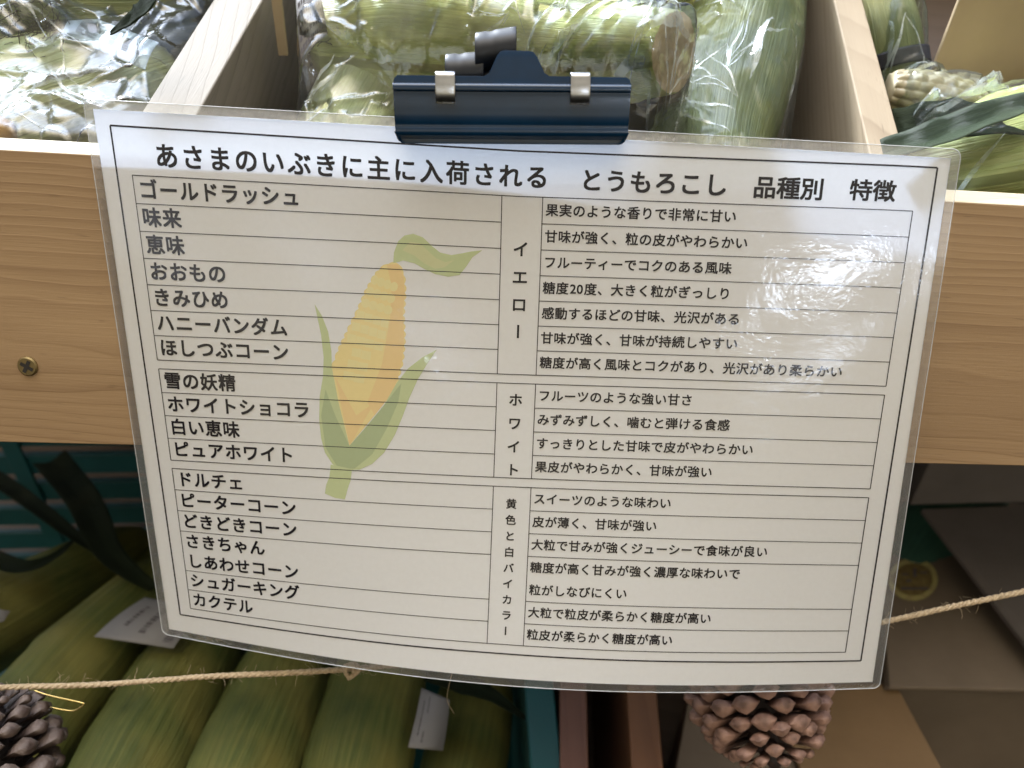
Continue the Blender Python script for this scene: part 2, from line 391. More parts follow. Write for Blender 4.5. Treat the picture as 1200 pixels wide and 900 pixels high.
# ================================================================ THE DISPLAY RACK
S20, C20 = math.sin(math.radians(20)), math.cos(math.radians(20))
def sgn(x, d, n): return np.array([x, -d * S20 + n * C20, -d * C20 - n * S20])   # sign frame -> world
yaw = math.radians(2.5)
PN = sgn(-math.sin(yaw), 0, math.cos(yaw))           # into the rack, through the front board
TL = np.array([-0.24447562, 0.26103822, 0.51413966]); TR = np.array([0.21639034, 0.27932902, 0.50556088])
BL = np.array([-0.26597525, 0.22096118, 0.40677345]); BR = np.array([0.24466675, 0.24671603, 0.41234778])
AX = unit(TR - TL)                                   # along the front board
SD = unit(M @ np.array([184., -1285., 920.]))        # up the slope of the tray
TN = unit(np.cross(AX, SD))                          # out of the tray
SY = np.cross(TN, AX)
def tray(a, s, h=0.0): return TL + AX * a + SD * s + TN * h
def tpos(px, py, h=0.0):
    p = hit(px, py, TL + TN * h, TN) - TL - TN * h
    k = np.linalg.lstsq(np.c_[AX, SD], p, rcond=None)[0]; return float(k[0]), float(k[1])

rack = empty('wooden_display_rack', (TL + TR) / 2, 'pine display rack with front board and slanting dividers, sign hanging on it', 'display rack')
# front board: outer face with the photo's outline, grain along it
thick = 0.0068
fr_ = [TL + (TL - TR) * .6, TR + (TR - TL) * .6, BR + (BR - BL) * .6, BL + (BL - BR) * .6]      # runs on past both edges of the view
bk_ = [fr_[0] + SD * thick, fr_[1] + SD * thick, fr_[2] + PN * thick, fr_[3] + PN * thick]
Mt = Matrix([[AX[0], unit(BL - TL)[0] * -1, PN[0], TL[0]], [AX[1], unit(BL - TL)[1] * -1, PN[1], TL[1]],
             [AX[2], unit(BL - TL)[2] * -1, PN[2], TL[2]], [0, 0, 0, 1]])
up_ = unit(np.cross(PN, AX)) * 1.0
if up_[2] < 0: up_ = -up_
Mt = Matrix([[AX[0], up_[0], PN[0], TL[0]], [AX[1], up_[1], PN[1], TL[1]], [AX[2], up_[2], PN[2], TL[2]], [0, 0, 0, 1]])
inv = Mt.inverted()
fbv = [inv @ V(p) for p in fr_ + bk_]
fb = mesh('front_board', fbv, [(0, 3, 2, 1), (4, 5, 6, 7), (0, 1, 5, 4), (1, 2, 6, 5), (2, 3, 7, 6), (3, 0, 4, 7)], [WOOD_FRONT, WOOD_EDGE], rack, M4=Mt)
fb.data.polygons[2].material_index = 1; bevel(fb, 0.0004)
# cross-head screw
def screw(c):
    c = np.asarray(c); ux, uy, un = AX, np.cross(PN, AX), -PN
    uy = unit(uy)
    vs = []; fs = []; n = 28; R0 = 0.0039
    prof = [(1.0, -0.0002), (1.0, 0.0005), (0.86, 0.0010), (0.0, 0.0012)]
    for r, h in prof[:-1]:
        for k in range(n):
            th = 2 * math.pi * k / n; vs.append(c + (ux * math.cos(th) + uy * math.sin(th)) * R0 * r + un * h)
    for j in range(2):
        for k in range(n): fs.append((j * n + k, j * n + (k + 1) % n, (j + 1) * n + (k + 1) % n, (j + 1) * n + k))
    fs.append(tuple(range(2 * n, 3 * n)))
    s = mesh('screw', vs, fs, BRASS, fb, smooth=False)
    vv = []; ff = []
    for ang in (0.5, 0.5 + math.pi / 2):
        d = ux * math.cos(ang) + uy * math.sin(ang); e = np.cross(un, d); b = len(vv)
        L, w = 0.0026, 0.0007
        for sx, sy in ((-L, -w), (L, -w), (L, w), (-L, w)): vv.append(c + d * sx + e * sy + un * (0.00115 + 0.00003 * (ang > 1)))
        ff.append((b, b + 1, b + 2, b + 3))
    mesh('screw_slot', vv, ff, SLOT, fb)
screw(hit(33, 429, TL, PN))
# dividers
for (a0, a1, seed) in ((0.0864, 0.1072, 0), (0.3625, 0.3758, 1)):
    board('divider', tray(a0, 0.0072, -0.088), SD, AX, TN, (0.36, a1 - a0, 0.088), (WOOD_GREY, WOOD_SIDE)[seed], rack, 0.0006)
board('tray_floor', tray(-0.36, 0.0075, -0.1), AX, SY, TN, (1.18, 0.42, 0.010), WOOD_FLOOR, rack)
board('back_board', tray(-0.36, 0.372, -0.088), AX, TN, SY, (1.18, 0.16, 0.012), WOOD_SIDE, rack)

# ================================================================ THE LAMINATED SIGN
SP = [np.array([-0.16234876, 0.2671578, 0.52823809]), np.array([0.13425944, 0.26926715, 0.52525638]),
      np.array([0.14397659, 0.19550199, 0.33136536]), np.array([-0.15362407, 0.19761134, 0.32838365])]
SNV = sgn(0, 0, 1)                                   # sign normal, away from the viewer
def sheet(u, v, off=0.0):
    p = SP[0] * (1 - u) * (1 - v) + SP[1] * u * (1 - v) + SP[2] * u * v + SP[3] * (1 - u) * v
    uu = min(max(u, 0.0), 1.0)
    b = (-0.005 * (1 - v) + 0.0155 * v * abs(v)) * math.sin(math.pi * uu)
    return p - SNV * (b + off)
def lerp_tab(x, tab):
    for (x0, y0), (x1, y1) in zip(tab, tab[1:]):
        if x <= x1: return y0 + (y1 - y0) * (x - x0) / (x1 - x0)
    return tab[-1][1]
def doc(x, y):
    """millimetres on the printed page -> (u, v) on the sheet; the print is slightly skewed on the page"""
    u, v = x / 297.0, y / 210.0
    g = lerp_tab(u, [(-.1, 0), (0, -1.5), (.035, -1.3), (.25, 3.0), (.5, 5.5), (.75, 5.4), (.95, 4.6), (.985, 2.5), (1.1, 2)])
    A = 3.6 * (1 - 2 * u) * math.sin(math.pi * min(max(v, 0), 1))
    B = lerp_tab(u, [(-.1, 0), (0, 0), (.5, 1.0), (.95, -1.3), (1.1, -1.3)]) * (1 - v)
    C = lerp_tab(u, [(-.1, 0), (0, 0), (.5, -1.6), (1.1, -1.0)]) * v * v
    return (x - g * max(v, 0) ** 1.3) / 297.0, (y + A + B + C) / 210.0

def laminate(name, color, translucent=0.0, rough=0.55):
    t = NT(name)
    uv = t.coord('UV', (2.97, 2.10, 1))
    soft = t.noise(uv, 3.0, 2, 0.5)
    mid = t.noise(uv, 14.0, 3, 0.55, 0.6)
    fine = t.noise(uv, 60.0, 2, 0.5)
    mask = t.ramp(t.noise(uv, 4.0, 2, 0.5), [(0.45, 0.0), (0.7, 1.0)])
    h = t.math('ADD', t.math('MULTIPLY', mid, 0.22), t.math('MULTIPLY', t.math('MULTIPLY', fine, mask), 0.35))
    h = t.math('ADD', h, t.math('MULTIPLY', soft, 0.25))
    nrm = t.bump(h, 0.075, 0.004)
    paper = t.noise(t.coord('UV', (297, 210, 1)), 0.45, 4, 0.7)
    c = t.mix(t.ramp(paper, [(0.3, 0.0), (0.7, 1.0)]), tuple(x * 0.965 for x in color), color)
    t.ln(c, t.b.inputs['Base Color']); t.set(t.b, Roughness=rough)
    t.b.inputs['Specular IOR Level'].default_value = 0.0
    t.b.inputs['Coat Weight'].default_value = 1.0; t.b.inputs['Coat Roughness'].default_value = 0.07; t.b.inputs['Coat IOR'].default_value = 1.5
    t.ln(nrm, t.b.inputs['Coat Normal'])
    if translucent:
        tl = t.add('BsdfTranslucent'); t.ln(t.mix(1.0, c, (0.58, 0.72, 1.0), 'MULTIPLY'), tl.inputs[0])      # blue of the backlight put into the transmitted colour
        m = t.add('MixShader'); m.inputs[0].default_value = translucent
        t.ln(t.b.outputs[0], m.inputs[1]); t.ln(tl.outputs[0], m.inputs[2]); t.ln(m.outputs[0], t.out.inputs[0])
    return t.m
PAPER = laminate('laminated_paper', (0.86, 0.845, 0.815), 0.33)
INK = laminate('black_print', (0.018, 0.017, 0.022), 0.0)
LINE = laminate('line_print', (0.03, 0.028, 0.035), 0.0)
C_YEL = laminate('print_yellow', (0.80, 0.65, 0.30), 0.22)
C_YEL2 = laminate('print_orange', (0.79, 0.58, 0.28), 0.22)
C_YEL3 = laminate('print_light_yellow', (0.78, 0.68, 0.34), 0.22)
C_GRN = laminate('print_green', (0.41, 0.47, 0.27), 0.22)
C_GRN2 = laminate('print_light_green', (0.53, 0.58, 0.32), 0.22)
C_GRN3 = laminate('print_pale_green', (0.60, 0.60, 0.34), 0.22)

sign = empty('laminated_sign', sheet(0.5, 0.0), 'white laminated sign listing sweetcorn varieties in Japanese, clipped to the wooden rack', 'sign')
def sheet_grid(name, u0, u1, v0, v1, nu, nv, off, mat, parent):
    vs = []; uv = []; fs = []
    for j in range(nv + 1):
        for i in range(nu + 1):
            u = u0 + (u1 - u0) * i / nu; v = v0 + (v1 - v0) * j / nv
            vs.append(sheet(u, v, off)); uv.append((u, 1 - v))
    for j in range(nv):
        for i in range(nu): a = j * (nu + 1) + i; fs.append((a, a + nu + 1, a + nu + 2, a + 1))
    return mesh(name, vs, fs, mat, parent, smooth=True, uvs=uv)
paper = sheet_grid('paper', 0, 1, 0, 1, 60, 44, 0.0, PAPER, sign)

# clear margin of the pouch, rounded corners, welded rim
t = NT('clear_laminate_margin'); t.n.remove(t.b)
tr = t.add('BsdfTransparent'); tr.inputs[0].default_value = (0.90, 0.91, 0.90, 1)
gl = t.add('BsdfGlossy'); gl.inputs['Roughness'].default_value = 0.10
tl_ = t.add('BsdfTranslucent'); tl_.inputs[0].default_value = (0.8, 0.8, 0.78, 1)
df_ = t.add('BsdfDiffuse'); df_.inputs[0].default_value = (0.8, 0.78, 0.75, 1)
a1 = t.add('MixShader'); a1.inputs[0].default_value = 0.5; t.ln(tl_.outputs[0], a1.inputs[1]); t.ln(df_.outputs[0], a1.inputs[2])
a2 = t.add('MixShader'); a2.inputs[0].default_value = 0.26; t.ln(tr.outputs[0], a2.inputs[1]); t.ln(a1.outputs[0], a2.inputs[2])
fr = t.add('Fresnel'); fr.inputs[0].default_value = 1.5
nb = t.bump(t.noise(t.coord('Object'), 220, 2), 0.3, 0.0015); t.ln(nb, fr.inputs[1]); t.ln(nb, gl.inputs['Normal'])
a3 = t.add('MixShader'); t.ln(t.math('MULTIPLY', fr.outputs[0], 1.6), a3.inputs[0]); t.ln(a2.outputs[0], a3.inputs[1]); t.ln(gl.outputs[0], a3.inputs[2])
t.ln(a3.outputs[0], t.out.inputs[0]); MARGIN = t.m
def ring_pts(mx, my, r, n=7, per=26):
    x0, x1, y0, y1 = -mx, 297 + mx, -my, 210 + my; out = []
    cs = [(x1 - r, y0 + r, -90), (x1 - r, y1 - r, 0), (x0 + r, y1 - r, 90), (x0 + r, y0 + r, 180)]
    for k, (cx, cy, a) in enumerate(cs):
        for i in range(n + 1):
            th = math.radians(a + 90 * i / n); out.append((cx + r * math.cos(th), cy + r * math.sin(th)))
        nx = cs[(k + 1) % 4]; th = math.radians(nx[2]); q = (nx[0] + r * math.cos(th), nx[1] + r * math.sin(th)); p = out[-1]
        for i in range(1, per): out.append((p[0] + (q[0] - p[0]) * i / per, p[1] + (q[1] - p[1]) * i / per))
    return out
def ring_mesh(name, specs, mat, parent):
    rings = [ring_pts(a, a * 1.0, r) for (a, r, o) in specs]; n = len(rings[0]); vs = []; fs = []
    for rg, (a, r, o) in zip(rings, specs):
        for (x, y) in rg: vs.append(sheet(x / 297, y / 210, o))
    for j in range(len(rings) - 1):
        for k in range(n): fs.append((j * n + k, j * n + (k + 1) % n, (j + 1) * n + (k + 1) % n, (j + 1) * n + k))
    return mesh(name, vs, fs, mat, parent, smooth=True)
mg = ring_mesh('laminate_margin', [(-0.15, 0.05, 0.0004), (0.15, 0.3, 0.00015), (2.9, 3.0, 0.0001), (3.05, 3.1, 0.0)], MARGIN, sign)
t = NT('laminate_rim_plastic'); t.ln(t.mix(t.noise(t.coord('Object'), 90), (0.62, 0.63, 0.62), (0.82, 0.83, 0.82)), t.b.inputs['Base Color'])
t.set(t.b, Roughness=0.2); t.b.inputs['Alpha'].default_value = 0.55; RIM = t.m
ring_mesh('laminate_rim', [(2.92, 3.0, 0.00012), (3.05, 3.1, 0.00035), (3.25, 3.2, 0.00012), (3.1, 3.1, -0.0002)], RIM, sign)

# --- printing
def strip(vs, fs, uv, p, q, w, off, n):
    """a printed line of width w mm from p to q (page mm)"""
    d = (q[0] - p[0], q[1] - p[1]); L = math.hypot(*d); e = (-d[1] / L * w / 2, d[0] / L * w / 2); b = len(vs)
    for i in range(n + 1):
        x, y = p[0] + d[0] * i / n, p[1] + d[1] * i / n
        for sg in (-1, 1):
            u, v = doc(x + e[0] * sg, y + e[1] * sg); vs.append(sheet(u, v, off)); uv.append((u, 1 - v))
    for i in range(n): fs.append((b + 2 * i, b + 2 * i + 1, b + 2 * i + 3, b + 2 * i + 2))
def lines(name, segs, mat, off):
    vs, fs, uv = [], [], []
    for k, (p, q, w) in enumerate(segs): strip(vs, fs, uv, p, q, w, off + (k % 2) * 0.00001, 40 if abs(p[0] - q[0]) > 20 else 24)
    return mesh(name, vs, fs, mat, paper, uvs=uv)
FX0, FX1, FY0, FY1 = 5.2, 293.0, 4.9, 201.2
lines('frame_border', [((FX0, FY0), (FX1, FY0), .62), ((FX0, FY1), (FX1, FY1), .62), ((FX0, FY0), (FX0, FY1), .62), ((FX1, FY0), (FX1, FY1), .62)], LINE, 0.00012)
TX = (10.6, 143.6, 158.3, 287.0)
ROW = 9.42
blocks = [(20.6, 7, ()), (90.0, 4, ()), (131.3, 7, (4,))]
segs = []
for (y0, n, skip) in blocks:
    y1 = y0 + n * ROW
    segs += [((TX[0], y0), (TX[3], y0), .32), ((TX[0], y1), (TX[3], y1), .32)]
    for x in TX: segs.append(((x, y0), (x, y1), .32))
    for k in range(1, n):
        if k in skip: continue
        segs += [((TX[0], y0 + k * ROW), (TX[1], y0 + k * ROW), .28), ((TX[2], y0 + k * ROW), (TX[3], y0 + k * ROW), .28)]
lines('table_grid', segs, LINE, 0.00012)

DG = None
def glyphs(text, size, pitch, x, yc, bold, vertical_bar=False):
    """text set on the page: left edge x, centre line yc, in mm -> (page points, faces)"""
    out_v, out_f = [], []
    for i, ch in enumerate(text):
        if ch in ' \u3000': continue
        key = ch
        if key not in GL:
            cu = bpy.data.curves.new('g', 'FONT'); cu.body = ch; cu.size = 1.0; cu.resolution_u = 5
            ob = bpy.data.objects.new('g', cu); COL.objects.link(ob)
            dg = bpy.context.evaluated_depsgraph_get()
            me = bpy.data.meshes.new_from_object(ob.evaluated_get(dg))
            GL[key] = ([tuple(v.co) for v in me.vertices], [tuple(p.vertices) for p in me.polygons])
            bpy.data.objects.remove(ob); bpy.data.curves.remove(cu); bpy.data.meshes.remove(me)
        vs, fs = GL[key]
        cx = x + i * pitch; b = len(out_v)
        for (gx, gy, _) in vs:
            gx = gx / EM; gy = gy / EM
            if vertical_bar: out_v.append((cx + size * (0.5 - (gy - 0.38)), yc - size * (gx - 0.5) * -1.0))
            else: out_v.append((cx + gx * size, yc - (gy - 0.38) * size))
        out_f += [tuple(b + k for k in f) for f in fs]
    return out_v, out_f
GL = {}
cu = bpy.data.curves.new('g', 'FONT'); cu.body = '\u53e3\u53e3'; ob = bpy.data.objects.new('g', cu); COL.objects.link(ob)
me = bpy.data.meshes.new_from_object(ob.evaluated_get(bpy.context.evaluated_depsgraph_get()))
xs = sorted(v.co.x for v in me.vertices); cu1 = cu
wid2 = xs[-1] - xs[0]
cu.body = '\u53e3'; bpy.context.view_layer.update()
me2 = bpy.data.meshes.new_from_object(ob.evaluated_get(bpy.context.evaluated_depsgraph_get()))
xs2 = sorted(v.co.x for v in me2.vertices); EM = wid2 - (xs2[-1] - xs2[0])
bpy.data.objects.remove(ob); bpy.data.curves.remove(cu); bpy.data.meshes.remove(me); bpy.data.meshes.remove(me2)
print('EM', EM)
def lettering(name, items, off=0.00013):
    """heavy lettering: each glyph printed four times, a hair apart"""
    vs, fs, uv = [], [], []
    for it in items:
        pv, pf = glyphs(*it); w = it[1] * it[5] * 1.12
        for q, (dx, dy) in enumerate(((-w, -w), (w, -w * .8), (w * .8, w), (-w * .9, w * .9))):
            b = len(vs)
            for (x, y) in pv:
                u, v = doc(x + dx, y + dy); vs.append(sheet(u, v, off + q * 0.000006)); uv.append((u, 1 - v))
            fs += [tuple(b + k for k in f) for f in pf]
    return mesh(name, vs, fs, INK, paper, uvs=uv)
lettering('title_lettering', [
    ('あさまのいぶきに主に入荷される', 8.6, 9.45, 19.4, 13.6, .022),
    ('とうもろこし', 8.4, 8.75, 171.2, 14.0, .022),
    ('品種別', 8.2, 8.15, 231.9, 14.2, .022),
    ('特徴', 7.9, 7.9, 264.8, 13.9, .022)])
N1 = ['ゴールドラッシュ', '味来', '恵味', 'おおもの', 'きみひめ', 'ハニーバンダム', 'ほしつぶコーン']
N2 = ['雪の妖精', 'ホワイトショコラ', '白い恵味', 'ピュアホワイト']
N3 = ['ドルチェ', 'ピーターコーン', 'どきどきコーン', 'さきちゃん', 'しあわせコーン', 'シュガーキング', 'カクテル']
D1 = ['果実のような香りで非常に甘い', '甘味が強く、粒の皮がやわらかい', 'フルーティーでコクのある風味', None, '感動するほどの甘味、光沢がある', '甘味が強く、甘味が持続しやすい', '糖度が高く風味とコクがあり、光沢があり柔らかい']
D2 = ['フルーツのような強い甘さ', 'みずみずしく、噛むと弾ける食感', 'すっきりとした甘味で皮がやわらかい', '果皮がやわらかく、甘味が強い']
D3 = ['スイーツのような味わい', '皮が薄く、甘味が強い', '大粒で甘みが強くジューシーで食味が良い', '糖度が高く甘みが強く濃厚な味わいで', '粒がしなびにくい', '大粒で粒皮が柔らかく糖度が高い', '粒皮が柔らかく糖度が高い']
items, ditems = [], []
for (y0, n, _), names, descs in zip(blocks, (N1, N2, N3), (D1, D2, D3)):
    for k in range(n):
        yc = y0 + (k + .5) * ROW
        items.append((names[k], 7.1, 7.35, TX[0] + 1.5, yc - .3, .022))
        if descs[k]: ditems.append((descs[k], 4.75, 4.86, TX[2] + 1.1, yc - .3, .018))
yc = blocks[0][0] + 3.5 * ROW - .3
ditems += [('糖度', 4.75, 4.86, TX[2] + 1.1, yc, .018), ('2', 4.75, 4.86, TX[2] + 11.1, yc, .018), ('0', 4.75, 4.86, TX[2] + 13.6, yc, .018),
           ('度、大きく粒がぎっしり', 4.75, 4.86, TX[2] + 16.3, yc, .018)]
lettering('variety_lettering', items)
lettering('description_lettering', ditems)
for txt, c0, step, sz in (('イエロー', 39.4, 10.2, 6.0), ('ホワイト', 96.4, 9.3, 5.4), ('黄色と白バイカラー', 138.2, 6.65, 4.3)):
    cats = []
    for k, ch in enumerate(txt):
        cats.append((ch, sz, sz, (TX[1] + TX[2]) / 2 - sz / 2, c0 + k * step, .02, ch == 'ー'))
    lettering('category_lettering', cats)

# --- printed corn picture (page mm, traced as flat colour areas)
def to_sheet(px, py):
    q = np.array([.5, .5])
    def pr(q):
        p = M.T @ (sheet(q[0], q[1]) - CAM); return np.array([600 + FPX * p[0] / p[2], 450 + FPX * p[1] / p[2]])
    for _ in range(12):
        r = pr(q) - (px, py)
        J = np.array([(pr(q + d) - pr(q)) / 1e-5 for d in np.eye(2) * 1e-5]).T
        q = q - np.linalg.solve(J, r)
    return q
def art(polys, name):
    """flat printed areas; outline points measured on an enlarged view of the page"""
    vs, fs, uv, mi, mats = [], [], [], [], []
    for k, (pts, mat, lay) in enumerate(polys):
        bm = bmesh.new(); ring = []
        for x, y in pts:
            u, v = to_sheet(340 + x / 2.646, 260 + y / 2.646); ring.append(bm.verts.new((u * .297, v * .21, 0)))
        f_ = bm.faces.new(ring); f_.normal_update(); bmesh.ops.triangulate(bm, faces=[f_], ngon_method='EAR_CLIP')
        for _ in range(4):
            long_ = [e for e in bm.edges if e.calc_length() > .006]
            if not long_: break
            bmesh.ops.subdivide_edges(bm, edges=long_, cuts=1); bmesh.ops.triangulate(bm, faces=bm.faces[:])
        bm.verts.index_update(); b = len(vs)
        if mat not in mats: mats.append(mat)
        for v_ in bm.verts:
            u, v = v_.co.x / .297, v_.co.y / .21; vs.append(sheet(u, v, 0.00003 + 0.000014 * lay)); uv.append((u, 1 - v))
        for f_ in bm.faces: fs.append(tuple(b + v_.index for v_ in f_.verts)); mi.append(mats.index(mat))
        bm.free()
    o = mesh(name, vs, fs, mats, paper, uvs=uv)
    o.data.polygons.foreach_set('material_index', mi)
def ell(cx, cy, rx, ry, rot=0, n=14):
    c, s = math.cos(rot), math.sin(rot)
    return [(cx + rx * math.cos(a) * c - ry * math.sin(a) * s, cy + rx * math.cos(a) * s + ry * math.sin(a) * c) for a in [2 * math.pi * i / n for i in range(n)]]
def scallop(pts, amp):   # bumpy kernel outline
    out = []
    for (x0, y0), (x1, y1) in zip(pts, pts[1:]):
        L = math.hypot(x1 - x0, y1 - y0); k = max(1, round(L / 26)); nx, ny = (y1 - y0) / L, -(x1 - x0) / L
        for i in range(k):
            for j in range(5):
                f_ = (i + j / 5) / k; a = amp * math.sin(math.pi * j / 5)
                out.append((x0 + (x1 - x0) * f_ + nx * a, y0 + (y1 - y0) * f_ + ny * a))
    out.append(pts[-1]); return out
cob = scallop([(130, 455), (150, 400), (178, 340), (212, 270), (240, 205), (275, 150), (305, 130), (335, 130), (352, 165), (356, 220), (350, 290), (354, 360), (348, 430), (335, 480), (318, 530)], 6) + [(262, 600), (184, 694), (150, 560)]
polys = [(cob, C_YEL, 0),
         ([(300, 132), (335, 131), (352, 165), (356, 220), (350, 290), (354, 360), (348, 430), (335, 480), (318, 530), (262, 600), (240, 560), (285, 440), (310, 300), (315, 200)], C_YEL2, 1),
         ([(140, 480), (205, 600), (262, 560), (184, 694)], C_YEL2, 1)]
for r_ in range(9):
    yy = 180 + r_ * 36
    for c_ in range(4):
        xl = 262 - r_ * 14 + c_ * (20 + r_ * 1.6); rx = 9 + r_ * 0.9
        if r_ > 5 and c_ in (0, 3): continue
        if r_ <= 2: polys.append((ell(xl, yy + c_ * 7, rx + 3, 15 - r_ * .3, 0.2), C_YEL3, 2))
        else: polys.append(([(xl - rx, yy - 14 + c_ * 8), (xl + rx, yy - 9 + c_ * 8), (xl + rx - 3, yy + 17 + c_ * 8), (xl - rx - 3, yy + 12 + c_ * 8)], C_YEL3, 2))
polys += [([(76, 255), (98, 290), (118, 340), (128, 400), (130, 455), (150, 560), (184, 694), (232, 640), (290, 570), (330, 500), (365, 455), (410, 420), (455, 396), (425, 440), (395, 490), (370, 545), (350, 600), (325, 660), (292, 715), (255, 750), (215, 768), (185, 770), (165, 770), (132, 752), (108, 715), (96, 670), (90, 610), (92, 540), (102, 480), (104, 420), (96, 350)], C_GRN2, 3),
          ([(184, 694), (232, 640), (290, 570), (345, 500), (335, 560), (300, 640), (255, 720), (200, 765), (150, 765), (110, 700), (96, 600), (110, 520), (140, 600)], C_GRN, 4),
          ([(126, 752), (192, 766), (188, 800), (178, 830), (170, 860), (140, 856), (108, 842), (112, 815), (122, 790)], C_GRN2, 5),
          ([(320, 128), (322, 95), (335, 60), (355, 42), (382, 37), (412, 48), (440, 75), (465, 95), (500, 103), (530, 98), (560, 92), (596, 88), (565, 110), (545, 140), (525, 165), (490, 170), (450, 162), (420, 148), (385, 128), (350, 120)], C_GRN2, 3),
          ([(348, 88), (372, 62), (402, 66), (430, 92), (452, 112), (480, 125), (510, 118), (480, 140), (450, 146), (415, 128), (385, 104)], C_GRN3, 4)]
art(polys, 'corn_picture')

# ================================================================ THE CLIP
# clip frame: millimetres measured on its face, x right, y down, z towards the viewer
CO = P(600, 112, 0.2645); CX = sgn(math.cos(0.012), 0.012 * 1.0, 0); CX = unit(P(737, 130, 0.2655) - P(463, 128, 0.2645)); CN = -SNV; CN = unit(CN - CX * (CN @ CX)); CY = unit(np.cross(CN, CX)); CY = CY if CY[2] < 0 else -CY
def clip_pt(x, y, z):
    y = y * .86 if y > 0 else y
    return CO + CX * x * .001 + CY * y * .001 + CN * z * .001
MMP = 0.2645 / FPX * 1000.0        # mm per photo pixel there
clip = empty('bulldog_clip', clip_pt(0, 0, 0), 'dark navy metal clip with two silver springs gripping the top of the sign', 'clip')
def prof(y):      # outward offset (mm) of the pressed face at height y (mm)
    pts = [(-14, 4.0), (-6.0, 4.3), (-3.2, 4.5), (-2.6, 5.3), (-1.6, 5.3), (-1.0, 4.2), (3.0, 4.0), (9, 3.2), (11.8, 2.4), (12.6, 2.6), (14.2, 2.5), (15.4, 1.6), (16.2, 0.4)]
    return lerp_tab(y, pts) if y > -14 else 4.0
XH = 39.3
def top_y(x):
    pts = [(-XH, -3.2), (-XH + .5, -4.9), (-XH + 1.6, -5.8), (-9.2, -5.6), (-7.6, -6.6), (-5.0, -12.0), (-3.9, -13.3), (-2.6, -13.6), (5.4, -13.5), (6.9, -13.1), (8.0, -12.0), (10.6, -6.8), (12.2, -5.8), (XH - 1.6, -5.6), (XH - .5, -4.8), (XH, -3.2)]
    return lerp_tab(x, pts)
def bot_y(x):
    e = max(0.0, (abs(x) - (XH - 2.5)) / 2.5); return 16.2 - 2.6 * (1 - math.sqrt(max(0, 1 - e * e)))
def plate(name, zoff, mirror, mat, parent):
    xs = sorted(set([-XH + XH * 2 * i / 90 for i in range(91)] + [-XH + .25, -XH + .5, -XH + 1, -XH + 1.6, XH - .25, XH - .5, XH - 1, XH - 1.6, -9.2, -7.6, -5, -3.9, -2.6, 5.4, 6.9, 8, 10.6, 12.2]))
    ys = [-3.2, -2.9, -2.6, -2.1, -1.6, -1.3, -1.0, -.4, 1, 3, 5, 7, 9, 10.5, 11.8, 12.2, 12.6, 13.4, 14.2]
    vs = []; fs = []; nr = 5 + len(ys) + 3
    for x in xs:
        ty, by = top_y(x), bot_y(x); col = []
        for k in range(5): col.append(ty + (-3.2 - ty) * k / 5)
        col += ys if by > 14.3 else [min(y, by - .02 * (19 - i)) for i, y in enumerate(ys)]
        for k in range(1, 4): col.append(max(col[-1], 14.2 if by > 14.3 else by - .01) + (by - max(col[4 + len(ys)], 14.2 if by > 14.3 else by - .01)) * k / 3 if by > 14.3 else by - .003 * (3 - k))
        for y in col: vs.append(clip_pt(x, y, zoff + (prof(y) if not mirror else -prof(y))))
    n = nr
    for i in range(len(xs) - 1):
        for k in range(n - 1): fs.append((i * n + k, i * n + k + 1, (i + 1) * n + k + 1, (i + 1) * n + k))
    o = mesh(name, vs, fs, mat, parent, smooth=True)
    bm = bmesh.new(); bm.from_mesh(o.data); bmesh.ops.recalc_face_normals(bm, faces=bm.faces); bm.to_mesh(o.data); bm.free()
    sd = o.modifiers.new('thick', 'SOLIDIFY'); sd.thickness = 0.0009; sd.offset = 0
    bevel(o, 0.0003, 2, 50)
    return o
plate('front_jaw', 0.0, False, CLIP_PAINT, clip)
plate('rear_jaw', -1.4, True, CLIP_PAINT, clip)
def clasp(x0):
    # bent steel strip: from between the jaws over the top edge and down the front
    path = [(-6.6, 0.2), (-6.9, 2.5), (-6.7, 4.8), (-6.0, 5.8), (-4.5, 6.1), (-2.5, 6.4), (-.5, 6.3), (1.2, 5.9), (2.6, 5.2), (3.2, 4.6)]
    pts = smooth_path([np.array([0, y, z]) for y, z in path], 48)
    vs = []; fs = []; w = 3.15
    for p in pts:
        for sx in (-w, -w * .8, w * .8, w): vs.append(clip_pt(x0 + sx, p[1], p[2] + .35 - (.15 if abs(sx) == w else 0)))
    for i in range(len(pts) - 1):
        for k in range(3): fs.append((i * 4 + k, i * 4 + k + 1, (i + 1) * 4 + k + 1, (i + 1) * 4 + k))
    o = mesh('spring_clasp', vs, fs, STEEL, clip, smooth=True)
    sd = o.modifiers.new('thick', 'SOLIDIFY'); sd.thickness = 0.0006; sd.offset = 0
    bevel(o, 0.0002)
clasp(-22.0); clasp(22.4)
# curled rear lever: a strip rising behind and rolled over at its top, a second curl beside it
def curl(cx, cy, cz, r, x0, x1, turns, slope, mat=None):
    mat = mat or CLIP_BLACK
    vs = []; fs = []; n = 40; m = 8
    for i in range(n + 1):
        th = turns[0] + (turns[1] - turns[0]) * i / n; rr = r * (1 - .22 * i / n)
        for k in range(m + 1):
            f_ = k / m; x = x0 + (x1 - x0) * f_
            groove = -.35 if 2.5 <= k <= 3.2 else 0
            vs.append(clip_pt(x, cy + slope * f_ + (rr + groove) * math.sin(th), cz + (rr + groove) * math.cos(th)))
    for i in range(n):
        for k in range(m): a = i * (m + 1) + k; fs.append((a, a + 1, a + m + 2, a + m + 1))
    o = mesh('rolled_lever', vs, fs, mat, clip, smooth=True)
    sd = o.modifiers.new('thick', 'SOLIDIFY'); sd.thickness = 0.0009; sd.offset = 0
    bevel(o, 0.0003, 2, 50)
curl(0, -13.4, -5.0, 6.6, -12.4, 1.4, (-3.4, 2.6), -2.2)
